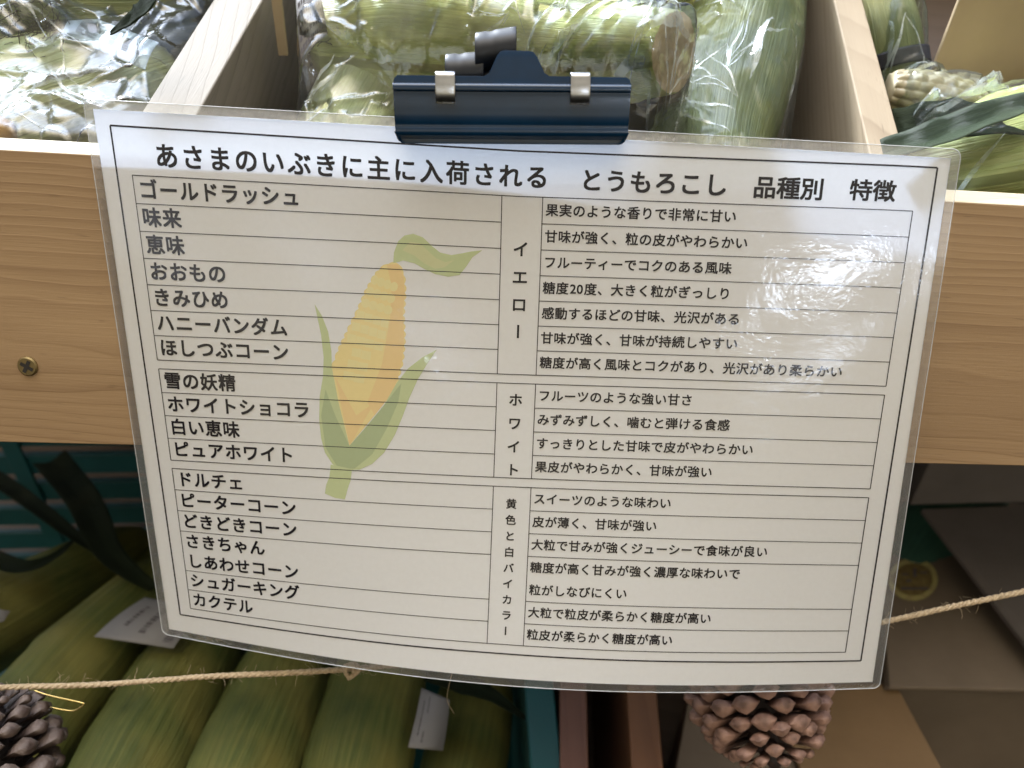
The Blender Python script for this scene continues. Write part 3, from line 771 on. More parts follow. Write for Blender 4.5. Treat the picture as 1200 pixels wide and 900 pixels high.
curl(0, -7.0, -6.0, 6.4, -22.5, -9.5, (-3.2, 2.4), -1.0)
vs_ = [clip_pt(x, y, z) for (x, y, z) in ((-13, -3, -7), (-12.4, -15, -7.8), (1, -17, -7.8), (4, -3, -7))]
slab('lever_arm', vs_, CN * -0.0012, CLIP_PAINT, clip, 0.0004)

# ================================================================ CORN, FILM AND PACKAGES IN THE TRAY
def ear_mesh(name, path, radii, mat, label, cat='corn', group=None, n=44, ns=40, seed=0, ridge=0.05, cut=None, tip=False, flat=0.0):
    """husked ear of corn: overlapping husk leaves give the ridged, slightly twisted surface"""
    rnd = random.Random(seed)
    path = smooth_path(path, n); rad = [lerp_tab(i / (n - 1), radii) for i in range(n)]
    ph = [rnd.uniform(0, 6.28) for _ in range(6)]
    def shp(t_, th):
        s_ = 1.0
        for k, (m_, tw) in enumerate(((3, 1.2), (5, -1.6), (2, .8))):
            x = ((th * m_ + ph[k] + tw * t_ * 3) / (2 * math.pi)) % 1.0
            s_ += ridge * (.9, .5, .6)[k] * (x ** 2.2 - .4)
        s_ += .012 * math.sin(th * 17 + ph[3]) + .03 * math.sin(t_ * 7 + ph[4] + th)
        return s_
    vs, fs, uv = tube_data(path, rad, ns, shp)
    nf = len(fs)
    o = mesh(name, vs, fs, [mat] + ([cut] if cut else []), None, smooth=True, uvs=uv)
    if cut: o.data.polygons[nf - 1].material_index = 1; o.data.polygons[nf - 1].use_smooth = False
    return tag(o, label, cat, group)
FULL = [(0, .35), (.04, .62), (.14, .88), (.35, 1.0), (.6, .98), (.82, .84), (.94, .62), (1, .45)]
def rr(r, tab=FULL): return [(a, b * r) for a, b in tab]
def T(px, py, h):      # point of the tray, h metres above the plane of the board tops
    return hit(px, py, TL + TN * h, TN)

g_mid = 'ears of corn in the middle compartment'
cutear = ear_mesh('corn_ear', [T(375, 50, -.020), T(490, 52, -.012), T(640, 62, .002), T(790, 62, .026)],
     [(0, .012), (.1, .026), (.35, .031), (.6, .0265), (.8, .0195), (.93, .0160), (.99, .0146), (1, .0140)], HUSK_MID,
     'pale green husked corn ear lying behind the clip with its cut stem end showing', 'corn', None, 60, 48, 3, .05, STEM_CUT)
ear_mesh('corn_ear', [T(820, 330, -.03), T(836, 165, -.024), T(862, 60, -.014), T(895, -70, -.010)],
     [(0, .015), (.15, .021), (.4, .0265), (.7, .0275), (1, .022)], HUSK_DARK,
     'dark green corn ear standing upright in film beside the right divider', 'corn', None, 50, 40, 7, .05)
ear_mesh('corn_ear', [T(375, 225, -.045), T(430, 130, -.035), T(480, 60, -.03), T(560, 10, -.03)],
     [(0, .012), (.2, .024), (.5, .028), (1, .02)], HUSK_PALE,
     'pale corn ear under wrinkled film left of the clip, tilted to the back', 'corn', None, 40, 36, 12, .06)
ear_mesh('corn_ear', [T(380, -10, -.01), T(520, -32, .0), T(700, -30, .0), T(860, -20, .0)],
     [(0, .018), (.2, .029), (.6, .03), (1, .018)], HUSK_MID,
     'corn ear lying at the top of the photo behind the cut stem ear', 'corn', None, 40, 36, 15, .05)
# left compartment
ear_mesh('corn_ear', [T(-110, 190, -.040), T(0, 150, -.038), T(90, 118, -.038), T(185, 85, -.044)],
     [(0, .03), (.35, .034), (.75, .033), (.93, .029), (1, .022)], HUSK_PALE,
     'pale yellowish corn ear at the front of the left compartment beside the board', 'corn', None, 44, 40, 21, .055)
ear_mesh('corn_ear', [T(-100, 110, -.036), T(20, 70, -.034), T(120, 45, -.036), T(225, 20, -.044)],
     [(0, .03), (.4, .032), (.8, .030), (1, .022)], HUSK_PALE,
     'pale corn ear second from the front of the left compartment, under the blue label', 'corn', None, 44, 40, 23, .055)
ear_mesh('corn_ear', [T(-90, 50, -.03), T(60, 32, -.03), T(150, 15, -.032), T(240, -12, -.04)],
     [(0, .028), (.5, .028), (.85, .022), (1, .01)], HUSK_PALE, 'pale corn ear third from the front of the left compartment behind the blue label', 'corn', None, 40, 36, 28, .055)
ear_mesh('corn_ear', [T(-60, 15, -.01), T(80, 5, -.01), T(190, 0, -.015), T(290, -30, -.02)],
     [(0, .028), (.5, .03), (.8, .026), (1, .01)], HUSK_DARK,
     'green corn ear at the back of the left compartment near the top edge', 'corn', None, 44, 40, 25, .055)
# right compartment
ear_mesh('corn_ear', [T(1075, 205, -.035), T(1140, 195, -.022), T(1220, 180, -.020), T(1330, 175, -.02)],
     [(0, .010), (.15, .022), (.45, .029), (1, .03)], HUSK_MID,
     'plump green corn ear at the front of the right compartment below the long leaf', 'corn', None, 44, 40, 31, .05)

# bare corn with kernels
def kernel_ear(name, p, q, r, label):
    p, q = np.asarray(p), np.asarray(q); path = [p + (q - p) * i / 79 for i in range(80)]; L = float(np.linalg.norm(q - p))
    rad = [r * (math.sin(math.pi * min(1, .12 + i / 79 * .9)) ** .35) for i in range(80)]
    def shp(t_, th):
        row = th * 14 / (2 * math.pi); k = t_ * L / .0062 + .5 * (int(row) % 2)
        a = abs(math.sin(math.pi * (row % 1))) ** .6; b = abs(math.sin(math.pi * (k % 1))) ** .6
        return .88 + .13 * a * b
    o = tube(name, path, rad, KERNEL, None, 112, shp)
    return tag(o, label, 'corn')
kernel_ear('bare_corn', T(1040, 106, -.008), T(1165, 132, -.012), .0115, 'bare corn cob with pale kernels lying behind the long green leaf')

def leaf(name, pts, widths, mat, label, up, fold=0.25, cat='leaf', n=40, thick=.0005):
    path = smooth_path(pts, n); vs = []; uv = []; fs = []; m = 8; L = 0
    fr_ = frames(path, up)
    for i, p in enumerate(path):
        w = lerp_tab(i / (n - 1), widths); L += 0 if i == 0 else float(np.linalg.norm(p - path[i - 1]))
        for k in range(m + 1):
            x = (k / m - .5) * 2
            y = fold * w * (abs(x) ** 1.4) + .04 * w * math.sin(i * .7 + k)
            vs.append(p + fr_[i][1] * x * w + fr_[i][2] * y); uv.append((k / m, L))
    for i in range(n - 1):
        for k in range(m): a = i * (m + 1) + k; fs.append((a, a + 1, a + m + 2, a + m + 1))
    o = mesh(name, vs, fs, mat, None, smooth=True, uvs=uv)
    sd = o.modifiers.new('thick', 'SOLIDIFY'); sd.thickness = thick; sd.offset = 0
    return tag(o, label, cat)
leaf('corn_leaf', [T(1035, 180, .012), T(1090, 165, .018), T(1150, 142, .022), T(1215, 122, .024), T(1300, 110, .02)],
     [(0, .005), (.3, .0066), (.6, .006), (1, .003)], LEAF, 'long grey green corn leaf crossing in front of the kernels at the right', TN, .45)
leaf('corn_leaf', [T(1045, 155, -.005), T(1090, 148, .0), T(1150, 146, .004), T(1230, 150, .0)],
     [(0, .010), (.5, .012), (1, .006)], LEAF_DARK, 'dark corn leaf between the kernels and the long leaf', TN, .3)
leaf('corn_leaf', [T(130, 40, .02), T(165, 18, .026), T(190, -10, .03)], [(0, .001), (.5, .006), (1, .005)], LEAF_DARK,
     'narrow dark leaf poking out at the top of the left compartment', TN, .3)
# dark green bundle with a black band behind the right divider
b_ = ear_mesh('wrapped_greens', [T(1052, 175, -.05), T(1048, 110, -.03), T(1040, 40, -.012), T(1020, -40, .0)],
     [(0, .010), (.3, .0135), (.7, .0145), (1, .013)], HUSK_DARK, 'dark green bundle with a black band standing beside the right divider', 'greens', None, 40, 32, 41, .05)
pth = smooth_path([T(1049.5, 84, -.0225), T(1047, 66, -.018)], 8)
bv, bf, bu = tube_data(pth, .0152, 32); mesh('black_band', bv, bf, TAPE, b_, smooth=True)
# cardboard sheet at the back of the right compartment
cb = slab('cardboard_sheet', [T(1075, 128, -.03), T(1300, 128, -.03), T(1300, 128, -.03) + TN * .10 + SD * .03, T(1075, 128, -.03) + TN * .10 + SD * .03], SD * .003, CARD_SUN)
tag(cb, 'tan cardboard sheet standing at the back of the right compartment', 'cardboard')
# cardboard strip and label in the middle compartment
st = slab('cardboard_strip', [T(326, 66, -.02), T(338, 66, -.02), T(338, 66, -.02) + TN * .05 + SD * .012, T(326, 66, -.02) + TN * .05 + SD * .012], SD * .0015, CARD_SUN)
tag(st, 'narrow tan cardboard strip standing beside the left divider', 'cardboard')

def label_sheet(name, quad, mat, ink, label, rows, parent_cols=6, seed=0, bend=.0, off=None):
    """sticker with lines of illegible small print (rows of short dashes)"""
    q = [np.asarray(p, float) for p in quad]; nn = unit(np.cross(q[1] - q[0], q[3] - q[0]))
    if nn @ (CAM - q[0]) < 0: nn = -nn
    def pt(u, v, o_): return q[0] * (1 - u) * (1 - v) + q[1] * u * (1 - v) + q[2] * u * v + q[3] * (1 - u) * v + nn * (o_ + bend * math.sin(math.pi * u))
    nu = 14; vs = []; fs = []
    for j in range(3):
        for i in range(nu + 1): vs.append(pt(i / nu, j / 2, 0))
    for j in range(2):
        for i in range(nu): a = j * (nu + 1) + i; fs.append((a, a + 1, a + nu + 2, a + nu + 1))
    o = mesh(name, vs, fs, mat, None, smooth=True)
    sd = o.modifiers.new('thick', 'SOLIDIFY'); sd.thickness = .0002
    sd.offset = 0
    rnd = random.Random(seed); vs = []; fs = []
    for (v0, v1, u0, u1, dens) in rows:
        u = u0
        while u < u1:
            w = rnd.uniform(.018, .06) * dens
            b = len(vs); k = 3
            for i in range(k + 1):
                uu = min(u + w * i / k, u1); vs.append(pt(uu, v0, .0003)); vs.append(pt(uu, v1 - rnd.uniform(0, .3) * (v1 - v0), .0003))
            for i in range(k): fs.append((b + 2 * i, b + 2 * i + 1, b + 2 * i + 3, b + 2 * i + 2))
            u += w + rnd.uniform(.012, .03) * dens
    mesh('small_print', vs, fs, ink, o)
    return tag(o, label, 'label')
def label_px(name, pts, hs, *a, **k): return label_sheet(name, [T(x, y, h) for (x, y), h in zip(pts, hs)], *a, **k)
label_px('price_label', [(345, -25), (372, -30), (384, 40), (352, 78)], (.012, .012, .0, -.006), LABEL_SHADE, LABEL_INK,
     'small shaded label with rows of print inside the bag beside the left divider',
     [(.05 + i * .13, .12 + i * .13, .06, .92, 1.6) for i in range(7)], seed=5, bend=.003)
label_px('price_label', [(72, 40), (92, 14), (186, 50), (170, 82)], (-.003, -.003, -.003, -.003), LABEL_BLUE, INK_GREY,
     'long pale blue label lying across the film in the left compartment',
     [(.14, .40, .22, .85, .30), (.52, .60, .25, .8, .6), (.68, .76, .25, .7, .6), (.84, .90, .3, .6, .6)], seed=9, bend=.0012)

# dry silk tassels
def silk(name, c, n, L, label, seed, spread=(1, 1, .3)):
    rnd = random.Random(seed); vs = []; fs = []
    for i in range(n):
        p = c + (AX * rnd.gauss(0, .0045) * spread[0] + SD * rnd.gauss(0, .006) * spread[1] + TN * rnd.gauss(0, .002)); d = unit(AX * rnd.gauss(.3, 1) + SD * rnd.gauss(0, 1) + TN * rnd.gauss(0, .4))
        pts = [p]
        for k in range(7):
            d = unit(d + np.array([rnd.gauss(0, .45) for _ in range(3)])); pts.append(pts[-1] + d * L / 7)
        a, b, _ = tube_data(pts, .00015, 4); o_ = len(vs); vs += a; fs += [tuple(o_ + k for k in f) for f in b]
    return tag(mesh(name, vs, fs, SILK, None, smooth=True), label, 'corn silk')
silk('corn_silk', T(50, 38, -.004), 60, .014, 'dark dry corn silk tuft beneath the blue label', 3, (1.3, .8, .3))
silk('corn_silk', T(392, 26, -.004), 130, .010, 'dark dry corn silk tuft beside the printed label in the middle', 4, (1.0, 1.4, .4))
silk('corn_silk', T(20, 8, .002), 40, .02, 'brown corn silk in the top left corner', 6)
# something orange beside the board at the far left
o_ = tube('carrot', [T(-40, 175, -.03), T(-8, 158, -.018), T(12, 148, -.018)], [.012, .012, .010, .009, .006, .003], ORANGE, None, 20, n=6)
tag(o_, 'rounded orange vegetable at the left edge above the front board', 'vegetable')

# ---- film bags: a sheet stretched over what lies inside, then creased and crumpled
def ball_field(ears, A, S):
    H = np.full(A.shape, -0.085)
    for o in ears:
        me = o.data; Mo = np.array(WM[o.name]); co_ = np.empty(len(me.vertices) * 3); me.vertices.foreach_get('co', co_)
        w = co_.reshape(-1, 3) @ Mo[:3, :3].T + Mo[:3, 3] - TL
        k = np.linalg.solve(np.c_[AX, SD, TN], w.T)
        da, ds = A[0, 1] - A[0, 0], S[1, 0] - S[0, 0]
        ia = np.round((k[0] - A[0, 0]) / da).astype(int); js = np.round((k[1] - S[0, 0]) / ds).astype(int)
        for d1 in (-1, 0, 1):
            for d2 in (-1, 0, 1):
                x, y = ia + d1, js + d2; ok = (x >= 0) & (x < A.shape[1]) & (y >= 0) & (y < A.shape[0])
                np.maximum.at(H, (y[ok], x[ok]), k[2][ok])
    return H
def blur(H, n):
    for _ in range(n):
        Q = np.pad(H, 1, mode='edge'); H = (Q[:-2, 1:-1] + Q[2:, 1:-1] + Q[1:-1, :-2] + Q[1:-1, 2:]) / 4
    return H
def film(name, a0, a1, s0, s1, ears, label, seed, creases=(), ncre=26, amp=.0022, drop=.03, mat=None, res=.0008, tent=60, floor=-.06, facet=.0030, ft=.16, nfan=14):
    na, ns_ = int((a1 - a0) / res), int((s1 - s0) / res)
    A, S = np.meshgrid(np.linspace(a0, a1, na), np.linspace(s0, s1, ns_))
    H0 = np.maximum(ball_field(ears, A, S), floor); H = H0.copy()
    for _ in range(tent): H = np.maximum(H0, blur(H, 3))
    H = blur(H, 5) + .0026
    rnd = np.random.default_rng(seed)
    # crumple: max of tilted facets around scattered points
    npt = int((a1 - a0) * (s1 - s0) / 1.4e-4); px = np.c_[rnd.uniform(a0, a1, npt), rnd.uniform(s0, s1, npt)]; g = rnd.normal(0, ft, (npt, 2)); z = rnd.normal(0, .0006, npt)
    F = np.full(A.shape, -1.0); best = np.full(A.shape, 1e9)
    for (x, y), (gx, gy), zz in zip(px, g, z):
        d = (A - x) ** 2 + ((S - y) * .7) ** 2; m_ = d < best
        best = np.where(m_, d, best); F = np.where(m_, zz + gx * (A - x) + gy * (S - y), F)
    H = H + blur(np.clip(F, -facet, facet), 1)
    # long straight tension folds
    segs = [(tpos(*p, h), tpos(*q, h), w, hh) for (p, q, h, w, hh) in creases]
    for _ in range(ncre):
        c = np.array([rnd.uniform(a0, a1), rnd.uniform(s0, s1)]); th = rnd.uniform(0, 3.14); L = rnd.uniform(.015, .06)
        d = np.array([math.cos(th), math.sin(th)]) * L / 2; segs.append((c - d, c + d, rnd.uniform(.0016, .003), rnd.uniform(.4, 1.1) * amp))
    for p, q, w, hh in segs:
        p, q = np.asarray(p), np.asarray(q); d = q - p; L = np.linalg.norm(d); d = d / L; e = np.array([-d[1], d[0]])
        u = (A - p[0]) * d[0] + (S - p[1]) * d[1]; v = (A - p[0]) * e[0] + (S - p[1]) * e[1]
        H += hh * np.clip(1 - np.abs(v) / w, 0, 1) * np.clip(np.minimum(u, L - u) / (.25 * L), 0, 1)
    # the edges fall away
    ed = np.minimum(np.minimum(A - a0, a1 - A) / .012, np.minimum(S - s0, s1 - S) / .010); H -= drop * np.clip(1 - ed, 0, 1) ** 2
    H = np.maximum(H, -.088)
    vs = (TL[None, None] + A[..., None] * AX + S[..., None] * SD + H[..., None] * TN).reshape(-1, 3)
    fs = []
    for j in range(ns_ - 1):
        for i in range(na - 1): a = j * na + i; fs.append((a, a + 1, a + na + 1, a + na))
    # pinched folds: narrow doubled ribbons of film standing up along the tension lines
    rv, rf = [], []
    def ribbon(p, q, w, bow):
        p, q = np.asarray(p), np.asarray(q); d = q - p; L = np.linalg.norm(d); e = np.array([-d[1], d[0]]) / L; n = max(6, int(L / .002)); b = len(rv)
        k1, k2 = rnd.uniform(.25, .75), rnd.uniform(-.3, .3)
        for i in range(n + 1):
            f_ = i / n; c = p + d * f_ + e * bow * L * math.sin(math.pi * f_) + e * (.02 * L * math.sin(f_ * 9 + k2 * 20))
            ww = w * (f_ / k1 if f_ < k1 else (1 - f_) / (1 - k1)) ** .7 + .00006
            for sg in (-1, 1):
                x, y = c + e * ww * sg
                j = min(max(int((y - s0) / (s1 - s0) * (ns_ - 1)), 0), ns_ - 1); ii = min(max(int((x - a0) / (a1 - a0) * (na - 1)), 0), na - 1)
                rv.append(TL + AX * x + SD * y + TN * (H[j, ii] + .0006 + (.5 + .5 * sg * k2 * 2) * ww * .8))
        for i in range(n): rf.append((b + 2 * i, b + 2 * i + 1, b + 2 * i + 3, b + 2 * i + 2))
    for (p, q, h, w, hh) in creases: ribbon(tpos(*p, h), tpos(*q, h), w * .42, rnd.uniform(-.05, .05))
    for _ in range(nfan):
        hub = np.array([rnd.uniform(a0 + .01, a1 - .01), rnd.uniform(s0 + .012, s1 - .02)]); th0 = rnd.uniform(0, 6.28)
        for _ in range(int(rnd.integers(2, 6))):
            th = th0 + rnd.normal(0, .5); L = rnd.uniform(.012, .05); q = hub + np.array([math.cos(th), math.sin(th)]) * L
            if a0 + .004 < q[0] < a1 - .004 and s0 + .006 < q[1] < s1 - .004: ribbon(hub, q, rnd.uniform(.00018, .0007), rnd.uniform(-.08, .08))
    nv, nf = len(vs), len(fs)
    o = mesh(name, vs.tolist() + [tuple(v) for v in rv], fs + [tuple(k + nv for k in f) for f in rf], [mat or FILM, FOLD], None, smooth=True)
    o.data.polygons.foreach_set('material_index', [0] * nf + [1] * len(rf))
    return tag(o, label, 'bag')
byl = lambda *w: [o for o in COL.objects if o.type == 'MESH' and o.parent is None and o.get('label') and any(x in o['label'] for x in w)]
film('film_bag', -.06, .0855, .009, .125, byl('front of the left', 'second from the front', 'third from the front', 'blue label', 'orange veg'),
     'clear crumpled film bag over the pale corn in the left compartment', 5,
     [((0, 40), (110, 20), .02, .003, .004), ((100, 90), (185, 70), .01, .002, .003), ((10, 70), (140, 110), .01, .0025, .003)], 40, .003, floor=-.006, drop=.012, ft=.10)
film('film_bag', -.06, .0855, .112, .24, byl('back of the left', 'poking out at the top of the left'),
     'clear film bag over the green corn at the back of the left compartment', 6, (), 36, .003, floor=.0, ft=.11)
film('film_bag', .112, .302, .010, .205, byl('behind the clip', 'left of the clip', 'top of the photo', 'shaded label', 'tuft beside'),
     'clear wrinkled film bag around the cut stem ear in the middle compartment', 7,
     [((440, 96), (560, 72), .01, .0016, .0022), ((610, 62), (770, 10), .022, .0016, .002), ((560, 90), (750, 36), .02, .0015, .002), ((380, 36), (470, 70), .0, .003, .004), ((740, -10), (742, 30), .02, .001, .0015), ((600, 60), (660, 20), .02, .002, .002), ((560, 90), (640, 66), .015, .002, .002), ((730, 112), (800, 92), .012, .004, .002), ((345, 120), (460, 100), -.01, .002, .002), ((400, 150), (470, 120), -.01, .003, .002)], 26, .0018, mat=FILM, nfan=24)
film('film_bag', .262, .3605, .010, .22, byl('standing upright in film'),
     'thin clear film bag drawn over the dark green corn beside the right divider', 8, [((790, 30), (800, 60), .01, .0014, .002), ((905, 20), (885, 75), .012, .004, .004)], 12, .0012, mat=FILM_DULL, facet=.0010, ft=.09)
film('film_bag', .378, .53, .009, .20, byl('front of the right', 'behind the long green leaf', 'dark corn leaf between', 'black band'),
     'clear film bag with bright folds over the corn in the right compartment', 9,
     [((1085, 112), (1200, 100), .012, .003, .005), ((1135, 100), (1200, 52), .012, .003, .005), ((1070, 112), (1125, 85), .012, .002, .004), ((1150, 180), (1180, 150), .01, .002, .003), ((1040, 210), (1200, 212), .0, .002, .004)], 24, .002, mat=FILM_DULL)

# ================================================================ BELOW THE FRONT BOARD
HF = CAM[2]                                           # shelf floor is at z = 0
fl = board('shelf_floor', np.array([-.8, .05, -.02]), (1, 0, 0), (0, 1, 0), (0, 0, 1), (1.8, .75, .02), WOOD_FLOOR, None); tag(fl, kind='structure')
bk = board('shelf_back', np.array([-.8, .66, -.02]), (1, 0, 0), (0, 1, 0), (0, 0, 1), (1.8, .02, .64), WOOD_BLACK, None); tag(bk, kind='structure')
# --- teal crate, open top, slatted
hr = .405
crate = empty('plastic_crate', level(400, 800, HF), 'teal slatted plastic crate holding the husked corn below the front board', 'crate')
r0 = level(631, 800, hr); r1 = level(640, 905, hr); cdir = unit(r0 - r1); cright = unit(np.cross(cdir, [0, 0, 1]))
front = r1 - cdir * .06; rear = r1 + cdir * .285
def cr(a, b, z): return np.array([*(front + cdir * b - cright * a)[:2], z])
ztop = HF - hr
side = slab('side_wall', [cr(-.006, 0, ztop), cr(-.006, .345, ztop), cr(-.006, .345, .004), cr(-.006, 0, .004)], -cright * .012, CRATE, crate, .001)
slab('rim', [cr(-.0085, 0, ztop + .001), cr(-.0085, .35, ztop + .001), cr(-.0085, .35, ztop - .012), cr(-.0085, 0, ztop - .012)], -cright * .0165, CRATE, crate, .0012)
for k in range(6):
    z1 = ztop - .002 - k * .030
    slab('back_slat', [cr(.0, .347, z1), cr(.62, .347, z1), cr(.62, .347, z1 - .020), cr(.0, .347, z1 - .020)], cdir * .006, CRATE, crate, .0008)
for k in range(5):
    a = .02 + k * .125
    slab('back_post', [cr(a, .344, ztop), cr(a + .014, .344, ztop), cr(a + .014, .344, .004), cr(a, .344, .004)], cdir * .003, CRATE, crate, .0008)
slab('floor_panel', [cr(0, 0, .010), cr(.62, 0, .010), cr(.62, .345, .010), cr(0, .345, .010)], np.array([0, 0, -.006]), CRATE, crate, 0)
# --- ears in the crate
g = 'husked ears in the teal crate'
LOWTAB = [(0, .30), (.03, .58), (.10, .86), (.3, 1.0), (.6, .95), (.85, .70), (1, .30)]
def low(pts, r, h, label, seed, tab=LOWTAB):
    pa = [level(x, y, h + dh) for x, y, dh in pts]
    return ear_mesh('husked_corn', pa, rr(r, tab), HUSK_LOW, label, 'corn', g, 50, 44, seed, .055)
low([(-75, 1010, 0), (22, 870, 0), (115, 760, .004), (210, 655, .015)], .0315, .425, 'husked ear nearest the pinecone at the left edge in the teal crate', 51)
low([(95, 1010, 0), (165, 880, 0), (225, 780, .004), (300, 670, .015)], .0315, .432, 'husked ear second from the left in the front row, under the twine', 52)
low([(240, 1010, .004), (293, 885, 0), (340, 780, .004), (400, 660, .015)], .0305, .430, 'husked ear third from the left in the front row of the teal crate', 53)
low([(390, 1010, .004), (420, 885, 0), (452, 780, .004), (490, 660, .015)], .0305, .430, 'husked ear at the right end of the front row beside the white tag', 54)
low([(-190, 860, .0), (-60, 760, .01), (60, 690, .012), (170, 630, .02)], .031, .440, 'dark husked ear lying deep behind the front row at the far left', 55)
low([(520, 990, .05), (545, 890, .05), (560, 800, .05), (570, 700, .05)], .028, .45, 'dark husked ear sunk low against the right wall of the teal crate', 56)
low([(120, 720, .03), (220, 640, .03), (330, 600, .03), (430, 560, .03)], .029, .455, 'dark husked ear lying crosswise behind the sign in the crate', 57)
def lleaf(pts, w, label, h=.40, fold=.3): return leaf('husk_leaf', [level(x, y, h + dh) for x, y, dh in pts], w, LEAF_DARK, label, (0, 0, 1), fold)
lleaf([(-30, 545, .02), (30, 585, .0), (90, 630, .0), (140, 662, .01)], [(0, .007), (.5, .005), (1, .001)], 'dark dry husk leaf pointing down to the right beneath the front board')
lleaf([(60, 540, .02), (100, 590, .0), (130, 650, .0), (180, 690, .01)], [(0, .012), (.5, .010), (1, .003)], 'broad dark husk leaf leaning on the back of the crate')
lleaf([(-40, 640, .01), (20, 665, .0), (60, 655, .0), (90, 630, .0)], [(0, .007), (.5, .005), (1, .001)], 'short curled husk leaf at the left edge above the ears')
lleaf([(500, 792, .02), (540, 802, .015), (575, 815, .015), (616, 842, .02)], [(0, .004), (.4, .007), (1, .001)], 'slim dark leaf tip under the bottom edge of the sign')
# labels on the ears
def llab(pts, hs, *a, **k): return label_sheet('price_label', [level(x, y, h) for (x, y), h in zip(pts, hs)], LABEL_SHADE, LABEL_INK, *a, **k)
llab([(110, 746), (170, 700), (240, 715), (203, 760)], (.3945, .394, .394, .394), 'shaded white label lying on the ears below the corner of the sign',
     [(.82, .95, .1, .4, .8), (.8, .97, .62, .9, .5), (.45, .55, .2, .8, 1.2), (.2, .28, .3, .8, 1.2)], seed=21, bend=.002)
llab([(478, 876), (494, 806), (527, 820), (519, 880)], (.41, .405, .41, .42), 'white tag standing between the last ear and the crate wall',
     [(.3, .36, .1, .3, .5), (.3, .36, .6, .9, .4), (.15, .20, .2, .8, .6)], seed=22, bend=.001)
llab([(-30, 735), (-20, 712), (12, 716), (4, 728)], (.40, .40, .40, .40), 'small white label corner at the left edge of the photo above the ears', [(.4, .6, .1, .6, 1)], seed=23)

# --- boards between the crate and the boxes
def upright(name, p0, p1, w, h, dep, mat, label):
    a, b = level(*p0, h), level(*p1, h); d = unit(a - b); b = b - d * .05; L = float(np.linalg.norm(a - b)) + .16
    o = board(name, np.array([b[0], b[1], HF - h - dep]), d, np.cross([0, 0, 1], d), (0, 0, 1), (L, w, dep), mat, None, .001)
    return tag(o, label, 'board')
upright('wooden_board', (687, 795), (690, 905), .0148, .40, .2, WOOD_DARK, 'red brown wooden board standing on edge beside the teal crate')
upright('wooden_board', (768, 795), (778, 905), .0165, .40, .2, WOOD_ORANGE, 'orange brown wooden board standing on edge left of the right pinecone')

# --- cardboard boxes
def carton(name, quad, h, dep, mat, label, grp=None):
    root = empty(name, np.array([*quad[0][:2], HF - h - dep]), label, 'box')
    q = [np.array([*p[:2], HF - h]) for p in quad]
    slab('body', q, np.array([0, 0, -dep]), mat, root, .0012)
    return root
hA = .425
qa = [level(1040, 800, hA), level(1330, 806, hA), level(1330, 650, hA), level(1030, 650, hA)]
boxA = carton('cardboard_box', qa, hA + .004, .18, CARD_A, 'brown cardboard box with an oval stamp on its top, below the twine')
slab('lid_flap', [p + np.array([0, -.003 if i < 2 else 0, 0]) for i, p in enumerate(qa)], np.array([0, 0, -.0035]), CARD_A, boxA, .0012)
# oval stamp with dark strokes
t = NT('stamp_print'); t.ln(t.mix(t.ramp(t.noise(t.coord('Object'), 160, 3), [(.4, 0.), (.6, 1.)]), (.34, .30, .10), (.26, .2, .08)), t.b.inputs['Base Color']); t.set(t.b, Roughness=.7); STAMP = t.m
STAMP_SOFT = plain('faint_stamp_print', (.155, .115, .045), .8, 0, .3, 200, 0, 0, .1)
def oval(cx, cy, rx, ry, h, n=36): return [level(cx + rx * math.cos(a), cy + ry * math.sin(a), h) for a in [2 * math.pi * i / n for i in range(n)]]
o1, o2 = oval(1070, 679, 29, 25, hA - .0006), oval(1070, 679, 23, 19, hA - .0006)
mesh('stamp_field', [p - np.array([0, 0, .0003]) for p in o2], [tuple(range(len(o2)))], STAMP_SOFT, boxA)
n_ = len(o1); stp = mesh('stamp', o1 + o2, [(i, (i + 1) % n_, n_ + (i + 1) % n_, n_ + i) for i in range(n_)], STAMP, boxA)
vs, fs = [], []
for (x0, y0, x1, y1) in ((1057, 672, 1065, 674), (1070, 666, 1074, 676), (1078, 670, 1087, 672), (1056, 688, 1088, 691), (1062, 679, 1068, 682)):
    b = len(vs); vs += [level(x, y, hA - .0006) for x, y in ((x0, y0), (x1, y0), (x1, y1), (x0, y1))]; fs.append((b, b + 1, b + 2, b + 3))
mesh('stamp_strokes', vs, fs, LABEL_INK, boxA)
# grey carton behind with a raised flap leaning towards the viewer
hB = .36
boxB = empty('cardboard_box', level(1150, 600, HF), 'dark grey open cardboard box behind the brown one, one flap leaning forward', 'box')
pb = [level(1066, 592, .40), level(1300, 584, .40), level(1300, 545, .345), level(1068, 540, .345)]
slab('body', [np.array([*level(1066, 592, .40)[:2], z]) for z in (0,)] and [level(1066, 592, .40), level(1300, 586, .40), np.array([*level(1300, 586, .40)[:2], HF - .30]), np.array([*level(1066, 592, .40)[:2], HF - .30])], np.array([0.01, .16, 0]), CARD_B, boxB, .001)
slab('open_flap', [level(1080, 596, .40), level(1300, 588, .40), level(1300, 850, .409), level(1206, 760, .409)], np.array([0, 0, -.004]), CARD_B, boxB, .001)
# warm carton in front of it, its flap open
boxC = empty('cardboard_box', level(950, 900, HF), 'warm brown cardboard box with open flap under the right pinecone', 'box')
slab('open_flap', [level(1050, 801, .432), level(1112, 915, .432), level(960, 960, .440), level(900, 801, .440)], np.array([0, 0, -.003]), CARD_C, boxC, .001)
slab('body', [level(812, 790, .446), level(1052, 796, .446), level(1120, 990, .446), level(775, 990, .446)], np.array([0, 0, -.17]), CARD_A, boxC, .001)
# green ear behind the cartons
ear_mesh('corn_ear', [level(1040, 690, .45), level(1075, 640, .44), level(1110, 615, .43), level(1160, 570, .43)], rr(.03), HUSK_SHADE, 'dark green ear between the two cardboard boxes', 'corn', None, 36, 32, 61, .05)

